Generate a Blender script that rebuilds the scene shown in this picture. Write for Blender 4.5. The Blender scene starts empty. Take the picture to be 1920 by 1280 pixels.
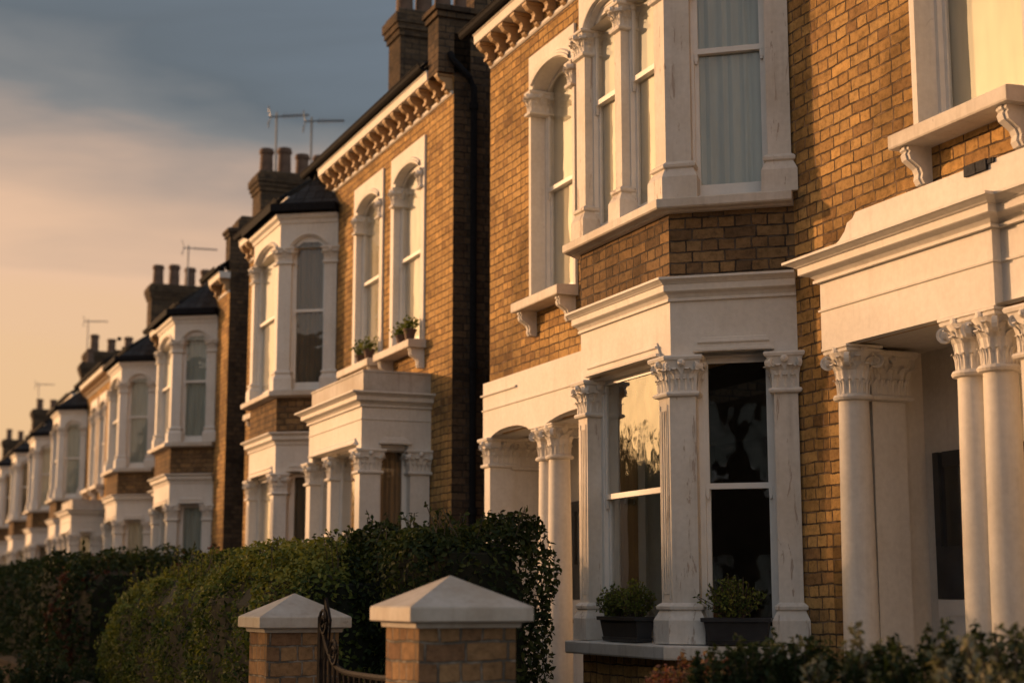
import bpy, math, random
import numpy as np
from mathutils import Vector, Matrix, noise as mnoise
random.seed(7)
SC = bpy.context.scene
COL = SC.collection
R = math.radians

# ---------------------------------------------------------------- camera
cam_d = bpy.data.cameras.new("camera")
cam = bpy.data.objects.new("camera", cam_d)
COL.objects.link(cam)
cam.location = (0, -6, 1.65)
TH, PI_ = R(22.359), R(9.183)
fw = Vector((-math.cos(TH) * math.cos(PI_), math.sin(TH) * math.cos(PI_), math.sin(PI_)))
cam.rotation_euler = fw.to_track_quat('-Z', 'Y').to_euler()
cam_d.lens = 36 * 3000 / 1920
cam_d.sensor_width = 36
cam_d.clip_end = 2000
cam_d.dof.use_dof = True
cam_d.dof.focus_distance = 11.0
cam_d.dof.aperture_fstop = 1.7
SC.camera = cam

# ---------------------------------------------------------------- light
SUN_EL, SUN_AZ = R(8.5), math.atan2(-0.66, -0.75)      # azimuth from +X
sd = Vector((math.cos(SUN_AZ) * math.cos(SUN_EL), math.sin(SUN_AZ) * math.cos(SUN_EL), math.sin(SUN_EL)))
sun_l = bpy.data.lights.new("sun", 'SUN')
sun = bpy.data.objects.new("sun", sun_l)
COL.objects.link(sun)
sun_l.energy = 2.45
sun_l.angle = R(0.9)
sun_l.color = (1.0, 0.55, 0.27)
sun.rotation_euler = (-sd).to_track_quat('-Z', 'Y').to_euler()
SC.view_settings.view_transform = 'Standard'
SC.view_settings.look = 'None'
SC.view_settings.exposure = 0.72
SC.view_settings.gamma = 1.0
SC.cycles.max_bounces = 6
SC.cycles.transparent_max_bounces = 12
SC.cycles.sample_clamp_indirect = 4.0

world = bpy.data.worlds.new("World")
SC.world = world
world.use_nodes = True


class NT:
    def __init__(s, tree):
        s.t = tree
        tree.nodes.clear()

    def n(s, typ, inputs=None, **kw):
        nd = s.t.nodes.new(typ)
        for k, v in kw.items():
            setattr(nd, k, v)
        for k, v in (inputs or {}).items():
            sock = nd.inputs[k]
            if hasattr(v, 'node'):
                s.t.links.new(v, sock)
            else:
                sock.default_value = v
        return nd

    def ramp(s, fac, stops, interp='LINEAR'):
        nd = s.n('ShaderNodeValToRGB', {'Fac': fac})
        cr = nd.color_ramp
        cr.interpolation = interp
        while len(cr.elements) < len(stops):
            cr.elements.new(0.5)
        for e, (p, c) in zip(cr.elements, stops):
            e.position = p
            e.color = (c, c, c, 1) if isinstance(c, (int, float)) else (c[0], c[1], c[2], 1)
        return nd.outputs['Color']

    def mix(s, f, a, b, mode='MIX'):
        nd = s.n('ShaderNodeMix', data_type='RGBA', blend_type=mode)
        for i, v in ((0, f), (6, a), (7, b)):
            if hasattr(v, 'node'):
                s.t.links.new(v, nd.inputs[i])
            else:
                nd.inputs[i].default_value = v if i == 0 else ((v[0], v[1], v[2], 1))
        return nd.outputs[2]

    def math(s, op, a, b=0.0, clamp=False):
        nd = s.n('ShaderNodeMath', operation=op, use_clamp=clamp)
        for i, v in ((0, a), (1, b)):
            if hasattr(v, 'node'):
                s.t.links.new(v, nd.inputs[i])
            else:
                nd.inputs[i].default_value = v
        return nd.outputs[0]


w = NT(world.node_tree)
sky = w.n('ShaderNodeTexSky', sky_type='NISHITA', sun_disc=False, sun_elevation=SUN_EL,
          sun_rotation=math.pi / 2 - SUN_AZ, altitude=50, air_density=1.6, dust_density=3.0, ozone_density=1.5)
tc = w.n('ShaderNodeTexCoord')
sep = w.n('ShaderNodeSeparateXYZ', {'Vector': tc.outputs['Generated']})
mp = w.n('ShaderNodeMapping', {'Vector': tc.outputs['Generated'], 'Scale': (1.6, 1.6, 9.0), 'Rotation': (0.10, -0.12, 0.0)})
ns = w.n('ShaderNodeTexNoise', {'Vector': mp.outputs[0], 'Scale': 1.5, 'Detail': 6.0, 'Roughness': 0.5, 'Distortion': 0.4})
# warm evening cloud sheet: thick towards the horizon, breaking up higher and away from the sun
el = w.math('ADD', sep.outputs['Z'], w.math('MULTIPLY', w.math('SUBTRACT', ns.outputs['Fac'], 0.5), 0.21))
el = w.math('ADD', el, w.math('MULTIPLY', w.math('SUBTRACT', sep.outputs['Y'], 0.08), 0.10))
cloudcol = w.ramp(el, [(0.0, (0.47, 0.275, 0.135)), (0.10, (0.46, 0.285, 0.155)), (0.20, (0.46, 0.285, 0.185)),
                       (0.255, (0.27, 0.190, 0.150)), (0.30, (0.105, 0.105, 0.112)), (0.335, (0.056, 0.067, 0.084)), (0.38, (0.072, 0.088, 0.112)), (0.55, (0.065, 0.09, 0.125)), (1.0, (0.15, 0.19, 0.25))])
sunv = w.n('ShaderNodeCombineXYZ', {0: sd.x, 1: sd.y, 2: sd.z})
dt = w.n('ShaderNodeVectorMath', {0: tc.outputs['Generated'], 1: sunv.outputs[0]}, operation='DOT_PRODUCT')
coolcol = w.ramp(sep.outputs['Z'], [(0.0, (0.40, 0.37, 0.34)), (0.3, (0.39, 0.385, 0.385)), (1.0, (0.17, 0.21, 0.26))])
wf = w.ramp(dt.outputs['Value'], [(0.0, 0.0), (0.22, 1.0)])
cloudcol = w.mix(wf, coolcol, cloudcol)
glow = w.ramp(dt.outputs['Value'], [(0.0, 0.0), (0.80, 0.0), (0.92, 0.14), (0.965, 0.42), (1.0, 1.0)])
gcol = w.mix(1.0, glow, (4.8, 2.7, 1.05), 'MULTIPLY')
cl2 = w.mix(1.0, cloudcol, gcol, 'ADD')
skys = w.mix(1.0, sky.outputs[0], (0.012, 0.012, 0.012), 'MULTIPLY')
tot = w.mix(1.0, skys, cl2, 'ADD')
bg = w.n('ShaderNodeBackground', {'Color': tot, 'Strength': 1.0})
w.n('ShaderNodeOutputWorld', {'Surface': bg.outputs[0]})

# ---------------------------------------------------------------- materials


def newmat(name):
    m = bpy.data.materials.new(name)
    m.use_nodes = True
    return m, NT(m.node_tree)


def finish(t, color, rough=0.8, bump=None, bstr=0.3, bdist=0.01, spec=0.3, normal=None, **extra):
    inp = {'Base Color': color, 'Roughness': rough, 'Specular IOR Level': spec}
    if bump is not None:
        b = t.n('ShaderNodeBump', {'Height': bump, 'Strength': bstr, 'Distance': bdist})
        inp['Normal'] = b.outputs[0]
    inp.update(extra)
    p = t.n('ShaderNodeBsdfPrincipled', inp)
    t.n('ShaderNodeOutputMaterial', {'Surface': p.outputs[0]})
    return p


def brick_mat(name, c1, c2, c3, mortar, bw=0.225, bh=0.081):
    m, t = newmat(name)
    uv = t.n('ShaderNodeTexCoord')
    # wobble so the courses are not ruler straight
    wob = t.n('ShaderNodeTexNoise', {'Vector': uv.outputs['UV'], 'Scale': 5.0, 'Detail': 3.0})
    off = t.n('ShaderNodeVectorMath', {0: wob.outputs['Color'], 1: (0.5, 0.5, 0.5)}, operation='SUBTRACT')
    off2 = t.n('ShaderNodeVectorMath', {0: off.outputs[0], 'Scale': 0.030}, operation='SCALE')
    fine = t.n('ShaderNodeTexNoise', {'Vector': uv.outputs['UV'], 'Scale': 60.0, 'Detail': 3.0})
    off3 = t.n('ShaderNodeVectorMath', {0: fine.outputs['Color'], 'Scale': 0.010}, operation='SCALE')
    vec = t.n('ShaderNodeVectorMath', {0: uv.outputs['UV'], 1: off2.outputs[0]}, operation='ADD')
    vec = t.n('ShaderNodeVectorMath', {0: vec.outputs[0], 1: off3.outputs[0]}, operation='ADD')
    def bt(a, b, ms, smooth, row=bh):
        return t.n('ShaderNodeTexBrick', {'Vector': vec.outputs[0], 'Color1': a, 'Color2': b, 'Mortar': (0, 0, 0, 1), 'Scale': 1.0,
                   'Mortar Size': ms, 'Mortar Smooth': smooth, 'Bias': 0.0, 'Brick Width': bw, 'Row Height': bh},
                   offset=0.5, squash=0.52, squash_frequency=2)
    b1 = bt((0, 0, 0, 1), (1, 1, 1, 1), 0.0070, 0.45)
    # per brick tone
    col = t.ramp(b1.outputs['Color'], [(0.0, c3), (0.28, c1), (0.6, c2), (0.85, c1), (1.0, (c2[0] * 1.25, c2[1] * 1.2, c2[2] * 1.1))])
    n1 = t.n('ShaderNodeTexNoise', {'Vector': uv.outputs['UV'], 'Scale': 22.0, 'Detail': 5.0, 'Roughness': 0.7})
    col = t.mix(1.0, col, t.ramp(n1.outputs['Fac'], [(0.30, 0.55), (0.5, 0.95), (0.72, 1.2)]), 'MULTIPLY')
    n2 = t.n('ShaderNodeTexNoise', {'Vector': uv.outputs['UV'], 'Scale': 0.9, 'Detail': 4.0, 'Roughness': 0.6})
    col = t.mix(1.0, col, t.ramp(n2.outputs['Fac'], [(0.36, 0.52), (0.50, 0.95), (0.68, 1.15)]), 'MULTIPLY')
    n3 = t.n('ShaderNodeTexNoise', {'Vector': uv.outputs['UV'], 'Scale': 9.0, 'Detail': 3.0})
    mc = t.mix(t.ramp(n3.outputs['Fac'], [(0.45, 0.0), (0.62, 1.0)]), mortar, (mortar[0] * 2.6, mortar[1] * 2.5, mortar[2] * 2.4))
    soot = t.n('ShaderNodeTexNoise', {'Vector': uv.outputs['UV'], 'Scale': 3.4, 'Detail': 7.0, 'Roughness': 0.8})
    col = t.mix(t.ramp(soot.outputs['Fac'], [(0.55, 0.0), (0.69, 0.65)]), col, (0.075, 0.055, 0.036))
    col = t.mix(b1.outputs['Fac'], col, mc)
    h = t.math('SUBTRACT', 1.0, b1.outputs['Fac'])
    h = t.math('ADD', h, t.math('MULTIPLY', n1.outputs['Fac'], 0.7))
    h = t.math('ADD', h, t.math('MULTIPLY', b1.outputs['Color'], 0.25))
    finish(t, col, 0.92, h, 1.0, 0.012, spec=0.15)
    return m


def stucco_mat(name, base, dirt=0.5, crack=0.0, peel=0.0):
    m, t = newmat(name)
    g = t.n('ShaderNodeTexCoord')
    ob = g.outputs['Object']
    n1 = t.n('ShaderNodeTexNoise', {'Vector': ob, 'Scale': 1.6, 'Detail': 6.0, 'Roughness': 0.65})
    col = t.mix(t.ramp(n1.outputs['Fac'], [(0.35, 1.0), (0.62, 0.0)]), base, (base[0] * (1 - .22 * dirt), base[1] * (1 - .27 * dirt), base[2] * (1 - .34 * dirt)))
    # run-off streaks
    mp_ = t.n('ShaderNodeMapping', {'Vector': ob, 'Scale': (9, 9, 0.8)})
    n2 = t.n('ShaderNodeTexNoise', {'Vector': mp_.outputs[0], 'Scale': 1.5, 'Detail': 5.0, 'Roughness': 0.6})
    col = t.mix(t.ramp(n2.outputs['Fac'], [(0.52, 0.0), (0.78, 0.42 * dirt)]), col, (0.26, 0.22, 0.17))
    n3 = t.n('ShaderNodeTexNoise', {'Vector': ob, 'Scale': 28.0, 'Detail': 4.0})
    col = t.mix(1.0, col, t.ramp(n3.outputs['Fac'], [(0.3, 0.93), (0.7, 1.03)]), 'MULTIPLY')
    n5 = t.n('ShaderNodeTexNoise', {'Vector': ob, 'Scale': 5.0, 'Detail': 8.0, 'Roughness': 0.75})
    col = t.mix(t.ramp(n5.outputs['Fac'], [(0.66, 0.0), (0.74, 0.5 * dirt)]), col, (0.20, 0.17, 0.13))
    wv = t.n('ShaderNodeVectorMath', {0: ob, 1: t.n('ShaderNodeVectorMath', {0: n5.outputs['Color'], 'Scale': 0.12}, operation='SCALE').outputs[0]}, operation='ADD')
    vo = t.n('ShaderNodeTexVoronoi', {'Vector': wv.outputs[0], 'Scale': 1.1}, feature='DISTANCE_TO_EDGE')
    ck = t.math('MULTIPLY', t.ramp(vo.outputs['Distance'], [(0.0, 1.0), (0.0035, 0.0)]), t.ramp(n1.outputs['Fac'], [(0.58, 0.0), (0.64, 0.4)]))
    col = t.mix(ck, col, (0.30, 0.25, 0.20))
    h = t.math('MULTIPLY', n3.outputs['Fac'], 0.35)
    h = t.math('ADD', h, t.math('MULTIPLY', n1.outputs['Fac'], 0.8))
    if peel > 0:
        mp2 = t.n('ShaderNodeMapping', {'Vector': ob, 'Scale': (15, 15, 2.6)})
        n4 = t.n('ShaderNodeTexNoise', {'Vector': mp2.outputs[0], 'Scale': 1.0, 'Detail': 6.0, 'Roughness': 0.7, 'Distortion': 0.6})
        f = t.ramp(n4.outputs['Fac'], [(0.655 - 0.06 * peel, 0.0), (0.668 - 0.06 * peel, 1.0)])
        col = t.mix(t.math('MULTIPLY', f, 0.85), col, (0.40, 0.32, 0.26))
        h = t.math('SUBTRACT', h, t.math('MULTIPLY', f, 1.3))
    finish(t, col, 0.62, h, 0.5, 0.006, spec=0.3)
    return m


def plain_mat(name, base, rough=0.6, var=0.25, scale=12.0, spec=0.4, bump=0.3, metallic=0.0):
    m, t = newmat(name)
    g = t.n('ShaderNodeTexCoord')
    n1 = t.n('ShaderNodeTexNoise', {'Vector': g.outputs['Object'], 'Scale': scale, 'Detail': 5.0, 'Roughness': 0.65})
    col = t.mix(1.0, base, t.ramp(n1.outputs['Fac'], [(0.3, 1 - var), (0.7, 1 + var)]), 'MULTIPLY')
    finish(t, col, rough, n1.outputs['Fac'], bump, 0.006, spec=spec, Metallic=metallic)
    return m


def leaf_mat(name, cols, trans=0.25, rough=0.62):
    m, t = newmat(name)
    g = t.n('ShaderNodeTexCoord')
    at = t.n('ShaderNodeAttribute', attribute_name='tone')
    n1 = t.n('ShaderNodeTexNoise', {'Vector': g.outputs['Object'], 'Scale': 2.2, 'Detail': 3.0})
    f = t.math('ADD', t.math('MULTIPLY', at.outputs['Fac'], 0.75), t.math('MULTIPLY', n1.outputs['Fac'], 0.35))
    k = len(cols)
    col = t.ramp(f, [(0.1 + 0.8 * i / (k - 1), c) for i, c in enumerate(cols)])
    p = t.n('ShaderNodeBsdfPrincipled', {'Base Color': col, 'Roughness': rough, 'Specular IOR Level': 0.18})
    tr = t.n('ShaderNodeBsdfTranslucent', {'Color': t.mix(1.0, col, (1.3, 1.3, 0.6), 'MULTIPLY')})
    mx = t.n('ShaderNodeMixShader', {0: trans, 1: p.outputs[0], 2: tr.outputs[0]})
    t.n('ShaderNodeOutputMaterial', {'Surface': mx.outputs[0]})
    return m


M = {}
M['brick'] = brick_mat('london_stock_brick', (0.44, 0.265, 0.098), (0.50, 0.315, 0.125), (0.29, 0.17, 0.075), (0.085, 0.06, 0.04))
M['brick_dark'] = brick_mat('dark_stock_brick', (0.10, 0.068, 0.042), (0.13, 0.088, 0.054), (0.065, 0.046, 0.032), (0.03, 0.026, 0.023))
M['brick_band'] = brick_mat('soot_stained_band_brick', (0.20, 0.125, 0.062), (0.24, 0.155, 0.076), (0.13, 0.085, 0.048), (0.045, 0.037, 0.03))
M['brick_pier'] = brick_mat('pier_brick', (0.25, 0.15, 0.075), (0.30, 0.185, 0.092), (0.17, 0.095, 0.055), (0.10, 0.09, 0.075), bw=0.20, bh=0.0895)
M['stucco'] = stucco_mat('painted_stucco', (0.72, 0.69, 0.64), 0.45)
M['stucco_worn'] = stucco_mat('peeling_stucco', (0.70, 0.66, 0.60), 0.7, peel=0.75)
M['stone'] = stucco_mat('weathered_stone', (0.46, 0.43, 0.385), 1.5)
M['sill'] = stucco_mat('painted_sill', (0.64, 0.60, 0.54), 0.9)
M['buff'] = stucco_mat('buff_terracotta', (0.44, 0.30, 0.16), 0.9)
M['paint'] = plain_mat('white_gloss_paint', (0.74, 0.71, 0.66), 0.35, 0.06, 8, 0.5, 0.15)
M['slate'] = brick_mat('slate', (0.045, 0.047, 0.052), (0.060, 0.062, 0.068), (0.032, 0.033, 0.036), (0.012, 0.012, 0.012), bw=0.26, bh=0.13)
M['black'] = plain_mat('black_metal_paint', (0.014, 0.014, 0.016), 0.85, 0.25, 20, 0.08)
M['iron'] = plain_mat('rusted_iron', (0.016, 0.012, 0.010), 0.75, 0.6, 30, 0.15, 0.8)
M['pot'] = plain_mat('clay_chimney_pot', (0.13, 0.08, 0.055), 0.85, 0.35, 7)
M['terracotta'] = plain_mat('dark_clay', (0.12, 0.07, 0.05), 0.8, 0.3, 7)
M['planter'] = plain_mat('black_plastic', (0.03, 0.03, 0.032), 0.45, 0.3, 10)
M['door'] = plain_mat('dark_door_paint', (0.035, 0.04, 0.045), 0.35, 0.3, 5)
M['alu'] = plain_mat('aerial_alloy', (0.20, 0.20, 0.20), 0.4, 0.2, 9, metallic=0.6)
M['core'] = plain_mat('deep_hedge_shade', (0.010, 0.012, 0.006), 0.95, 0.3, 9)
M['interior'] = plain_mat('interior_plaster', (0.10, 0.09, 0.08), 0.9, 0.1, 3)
M['asphalt'] = plain_mat('asphalt', (0.05, 0.05, 0.05), 0.85, 0.4, 30)
M['paving'] = plain_mat('paving', (0.11, 0.105, 0.10), 0.85, 0.3, 5)
M['soil'] = plain_mat('garden_soil', (0.045, 0.038, 0.025), 0.95, 0.5, 9)
M['bark'] = plain_mat('bark', (0.08, 0.06, 0.045), 0.9, 0.4, 14)
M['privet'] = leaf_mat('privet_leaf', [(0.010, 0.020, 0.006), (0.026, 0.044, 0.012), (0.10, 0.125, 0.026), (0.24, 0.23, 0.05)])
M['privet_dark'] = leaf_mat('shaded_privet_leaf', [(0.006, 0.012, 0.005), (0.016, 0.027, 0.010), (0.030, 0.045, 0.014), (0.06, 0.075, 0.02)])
M['dark_leaf'] = leaf_mat('dark_leaf', [(0.008, 0.016, 0.006), (0.02, 0.034, 0.012), (0.035, 0.05, 0.018)])
M['red_leaf'] = leaf_mat('red_leaf', [(0.03, 0.02, 0.012), (0.07, 0.03, 0.022), (0.13, 0.05, 0.035)])
M['pale_leaf'] = leaf_mat('pale_leaf', [(0.03, 0.045, 0.02), (0.08, 0.09, 0.05), (0.26, 0.24, 0.17)])
M['pink'] = leaf_mat('pink_leaf', [(0.09, 0.03, 0.03), (0.20, 0.07, 0.065), (0.16, 0.12, 0.05)])
M['box_leaf'] = leaf_mat('box_leaf', [(0.035, 0.055, 0.014), (0.09, 0.12, 0.026), (0.20, 0.21, 0.05)])
M['tree_leaf'] = leaf_mat('tree_leaf', [(0.02, 0.03, 0.01), (0.04, 0.055, 0.016), (0.07, 0.08, 0.02)])


def cloth_mat(name, base, trans):
    m, t = newmat(name)
    g = t.n('ShaderNodeTexCoord')
    mp_ = t.n('ShaderNodeMapping', {'Vector': g.outputs['Object'], 'Scale': (3, 3, 0.6)})
    n1 = t.n('ShaderNodeTexNoise', {'Vector': mp_.outputs[0], 'Scale': 3.0, 'Detail': 3.0})
    col = t.mix(1.0, base, t.ramp(n1.outputs['Fac'], [(0.3, 0.82), (0.7, 1.05)]), 'MULTIPLY')
    d = t.n('ShaderNodeBsdfDiffuse', {'Color': col})
    tr = t.n('ShaderNodeBsdfTranslucent', {'Color': col})
    mx = t.n('ShaderNodeMixShader', {0: trans, 1: d.outputs[0], 2: tr.outputs[0]})
    t.n('ShaderNodeOutputMaterial', {'Surface': mx.outputs[0]})
    return m


M['blind'] = cloth_mat('cream_blind', (0.76, 0.68, 0.53), 0.15)
M['curtain'] = cloth_mat('grey_curtain', (0.50, 0.52, 0.47), 0.2)
M['dim_curtain'] = cloth_mat('brown_curtain', (0.20, 0.155, 0.11), 0.1)


def glass_mat():
    m, t = newmat('window_glass')
    g = t.n('ShaderNodeTexCoord')
    n1 = t.n('ShaderNodeTexNoise', {'Vector': g.outputs['Object'], 'Scale': 2.2, 'Detail': 2.0})
    b = t.n('ShaderNodeBump', {'Height': n1.outputs['Fac'], 'Strength': 0.10, 'Distance': 0.05})
    ge = t.n('ShaderNodeNewGeometry')
    dp_ = t.n('ShaderNodeVectorMath', {0: ge.outputs['Normal'], 1: ge.outputs['Incoming']}, operation='DOT_PRODUCT')
    c_ = t.math('SUBTRACT', 1.0, t.math('ABSOLUTE', dp_.outputs['Value']))
    f = t.math('ADD', 0.07, t.math('MULTIPLY', 1.25, t.math('POWER', c_, 4.0)), clamp=True)
    tr = t.n('ShaderNodeBsdfTransparent', {'Color': (0.90, 0.92, 0.90, 1)})
    gl = t.n('ShaderNodeBsdfGlossy', {'Color': (1, 1, 1, 1), 'Roughness': 0.015, 'Normal': b.outputs[0]})
    mx = t.n('ShaderNodeMixShader', {0: f, 1: tr.outputs[0], 2: gl.outputs[0]})
    t.n('ShaderNodeOutputMaterial', {'Surface': mx.outputs[0]})
    return m


M['glass'] = glass_mat()

# ---------------------------------------------------------------- mesh helpers


class MB:
    def __init__(s):
        s.v = []
        s.f = []

    def quad(s, *p):
        i = len(s.v)
        s.v += [tuple(q) for q in p]
        s.f.append(tuple(range(i, i + len(p))))

    def grid(s, rows, close=False):
        """rows: list of equally long rings of points"""
        i0 = len(s.v)
        n = len(rows[0])
        for r in rows:
            s.v += [tuple(q) for q in r]
        for a in range(len(rows) - 1):
            for b in range(n if close else n - 1):
                c = (b + 1) % n
                s.f.append((i0 + a * n + b, i0 + a * n + c, i0 + (a + 1) * n + c, i0 + (a + 1) * n + b))

    def box(s, x0, x1, y0, y1, z0, z1):
        s.fbox(WF, x0, x1, -y1, -y0, z0, z1)

    def fbox(s, F, s0, s1, o0, o1, z0, z1):
        P = [F(a, b, c) for c in (z0, z1) for b in (o0, o1) for a in (s0, s1)]
        i = len(s.v)
        s.v += P
        for q in ((0, 1, 3, 2), (4, 6, 7, 5), (0, 4, 5, 1), (2, 3, 7, 6), (0, 2, 6, 4), (1, 5, 7, 3)):
            s.f.append(tuple(i + k for k in q))

    def tube(s, pts, r, n=8, caps=True):
        rows = []
        pts = [Vector(p) for p in pts]
        rr = r if isinstance(r, (list, tuple)) else [r] * len(pts)
        up = Vector((0, 0, 1))
        for i, p in enumerate(pts):
            d = (pts[min(i + 1, len(pts) - 1)] - pts[max(i - 1, 0)]).normalized()
            a = d.cross(up)
            if a.length < 0.05:
                a = d.cross(Vector((1, 0, 0)))
            a.normalize()
            b = d.cross(a)
            rows.append([p + (a * math.cos(t) + b * math.sin(t)) * rr[i] for t in [2 * math.pi * k / n for k in range(n)]])
        s.grid(rows, True)
        if caps:
            s.quad(*rows[0][::-1])
            s.quad(*rows[-1])

    def lathe(s, cx, cy, prof, n=24):
        rows = [[(cx + r * math.cos(2 * math.pi * k / n), cy + r * math.sin(2 * math.pi * k / n), z) for k in range(n)] for r, z in prof]
        s.grid(rows, True)
        s.quad(*rows[-1])

    def build(s, name, mat, parent=None, smooth=False):
        me = bpy.data.meshes.new(name)
        me.from_pydata([tuple(p) for p in s.v], [], s.f)
        me.validate()
        import bmesh
        bm = bmesh.new()
        bm.from_mesh(me)
        bmesh.ops.remove_doubles(bm, verts=bm.verts, dist=0.0004)
        bmesh.ops.recalc_face_normals(bm, faces=bm.faces)
        uvl = bm.loops.layers.uv.new('UVMap')
        for f in bm.faces:
            nn = f.normal
            if abs(nn.z) > 0.8:
                tx, ty = Vector((1, 0, 0)), Vector((0, 1, 0))
            else:
                tx = Vector((-nn.y, nn.x, 0)).normalized()
                if tx.x < -0.3 or (abs(tx.x) <= 0.3 and tx.y < 0):
                    tx = -tx
                ty = Vector((0, 0, 1))
            for l in f.loops:
                l[uvl].uv = (l.vert.co.dot(tx) + 50, l.vert.co.dot(ty) + 50)
            f.smooth = smooth
        bm.to_mesh(me)
        bm.free()
        me.materials.append(M[mat])
        if smooth:
            me.set_sharp_from_angle(angle=R(38))
        o = bpy.data.objects.new(name, me)
        COL.objects.link(o)
        if parent:
            o.parent = parent
        return o


class Frm:
    """local wall frame: s along, o outward, z up"""
    def __init__(s, A, B):
        s.A = Vector((A[0], A[1], 0))
        d = Vector((B[0] - A[0], B[1] - A[1], 0))
        s.L = d.length
        s.u = d.normalized()
        s.n = Vector((s.u.y, -s.u.x, 0))

    def __call__(s, a, o, z):
        p = s.A + s.u * a + s.n * o
        return (p.x, p.y, z)


WF = Frm((0, 0), (1, 0))


def offs(path, o, closed=False):
    n = len(path)
    out = []
    for i in range(n):
        p = Vector(path[i])
        nb = []
        if closed or i > 0:
            d = (p - Vector(path[i - 1])).normalized()
            nb.append(Vector((d.y, -d.x)))
        if closed or i < n - 1:
            d = (Vector(path[(i + 1) % n]) - p).normalized()
            nb.append(Vector((d.y, -d.x)))
        if len(nb) == 1:
            m = nb[0]
        else:
            m = nb[0] + nb[1]
            m = m / max(0.35, m.dot(nb[0]))
        q = p + m * o
        out.append((q.x, q.y))
    return out


def sweep(mb, path, prof, cap=True):
    rows = [[(x, y, z) for x, y in offs(path, o)] for o, z in prof]
    mb.grid(rows)
    if cap:
        for k in (0, -1):
            mb.quad(*[r[k] for r in rows])


def stack(mb, poly, prof, cap=True):
    rows = [[(x, y, z) for x, y in offs(poly, o, True)] for o, z in prof]
    mb.grid(rows, True)
    if cap:
        mb.quad(*rows[-1])
        mb.quad(*rows[0][::-1])


def arch_curve(u, u0, u1, rise):
    t = (u - u0) / (u1 - u0) * 2 - 1
    return -rise * (1 - math.sqrt(max(0.0, 1 - 0.985 * t * t)))if rise > 0.3 else -rise * (abs(t) ** 2.4)


def face_wall(mb, F, s0, s1, z0, z1, ops=(), depth=0.15, reveal=None, o=0.0):
    """flat wall face with openings (a0,a1,b0,b1,rise); reveals go into `reveal`"""
    reveal = reveal or mb
    xs = sorted({s0, s1} | {v for q in ops for v in q[:2]})
    zs = sorted({z0, z1} | {v for q in ops for v in q[2:4]})
    xs = [x for x in xs if s0 <= x <= s1]
    zs = [z for z in zs if z0 <= z <= z1]
    for i in range(len(xs) - 1):
        for j in range(len(zs) - 1):
            cx, cz = (xs[i] + xs[i + 1]) / 2, (zs[j] + zs[j + 1]) / 2
            if any(q[0] < cx < q[1] and q[2] < cz < q[3] for q in ops):
                continue
            mb.quad(F(xs[i], o, zs[j]), F(xs[i + 1], o, zs[j]), F(xs[i + 1], o, zs[j + 1]), F(xs[i], o, zs[j + 1]))
    for q in ops:
        a0, a1, b0, b1 = q[:4]
        rise = q[4] if len(q) > 4 else 0
        if rise:
            N = 14
            us = [a0 + (a1 - a0) * k / N for k in range(N + 1)]
            cv = [b1 + arch_curve(u, a0, a1, rise) for u in us]
            for k in range(N):
                mb.quad(F(us[k], o, cv[k]), F(us[k + 1], o, cv[k + 1]), F(us[k + 1], o, b1 + 1e-5), F(us[k], o, b1 + 1e-5))
                reveal.quad(F(us[k], o, cv[k]), F(us[k], o - depth, cv[k]), F(us[k + 1], o - depth, cv[k + 1]), F(us[k + 1], o, cv[k + 1]))
            bt = b1 - rise
        else:
            bt = b1
            reveal.quad(F(a0, o, b1), F(a0, o - depth, b1), F(a1, o - depth, b1), F(a1, o, b1))
        reveal.quad(F(a0, o, b0), F(a0, o - depth, b0), F(a0, o - depth, bt), F(a0, o, bt))
        reveal.quad(F(a1, o, b0), F(a1, o - depth, b0), F(a1, o - depth, bt), F(a1, o, bt))
        reveal.quad(F(a0, o, b0), F(a1, o, b0), F(a1, o - depth, b0), F(a0, o - depth, b0))


def empty(name, loc, label, cat, group=None, rz=0):
    o = bpy.data.objects.new(name, None)
    COL.objects.link(o)
    o.location = loc
    o.rotation_euler = (0, 0, rz)
    o['label'] = label
    o['category'] = cat
    if group:
        o['group'] = group
    return o


def tag(o, label, cat, group=None):
    o['label'] = label
    o['category'] = cat
    if group:
        o['group'] = group
    return o


def struct(o):
    o['kind'] = 'structure'
    return o


def copy_tree(o, parent=None):
    c = o.copy()
    COL.objects.link(c)
    c.parent = parent
    for ch in list(o.children):
        copy_tree(ch, c)
    return c


# ---------------------------------------------------------------- architectural parts

def leaf(mb, p, n, t, h, wd, flare, curl):
    """acanthus tongue: p base point, n outward (Vector), t tangent"""
    rows = []
    for i, s_ in enumerate((0, .35, .65, .88, 1.0, .93)):
        z = h * s_
        out = flare * s_ ** 2 + (curl if i == 4 else curl * 1.25 if i == 5 else curl * .35 if i == 3 else 0) + 0.006
        ww = wd * (0.75, .95, 1.05, .8, .5, .3)[i]
        rows.append([p + n * (out - (0.006 if k else 0) * (1 if i < 4 else 0)) + t * ww * .5 * k + Vector((0, 0, z)) for k in (-1, -.45, 0, .45, 1)])
    mb.grid(rows)


def volute(mb, c, d, r, th=0.03):
    """scroll disc in the vertical plane that contains d, axis across it"""
    ax = Vector((d.y, -d.x, 0))
    N = 12
    for sgn in (1, -1):
        rows = []
        for rr, o_ in ((1, 0), (1, th), (.72, th), (.66, th * .55), (.42, th * .55), (.36, th), (.05, th * 1.1)):
            rows.append([c + (d * math.cos(2 * math.pi * k / N) + Vector((0, 0, 1)) * math.sin(2 * math.pi * k / N)) * r * rr + ax * o_ * sgn for k in range(N)])
        mb.grid(rows, True)


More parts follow.
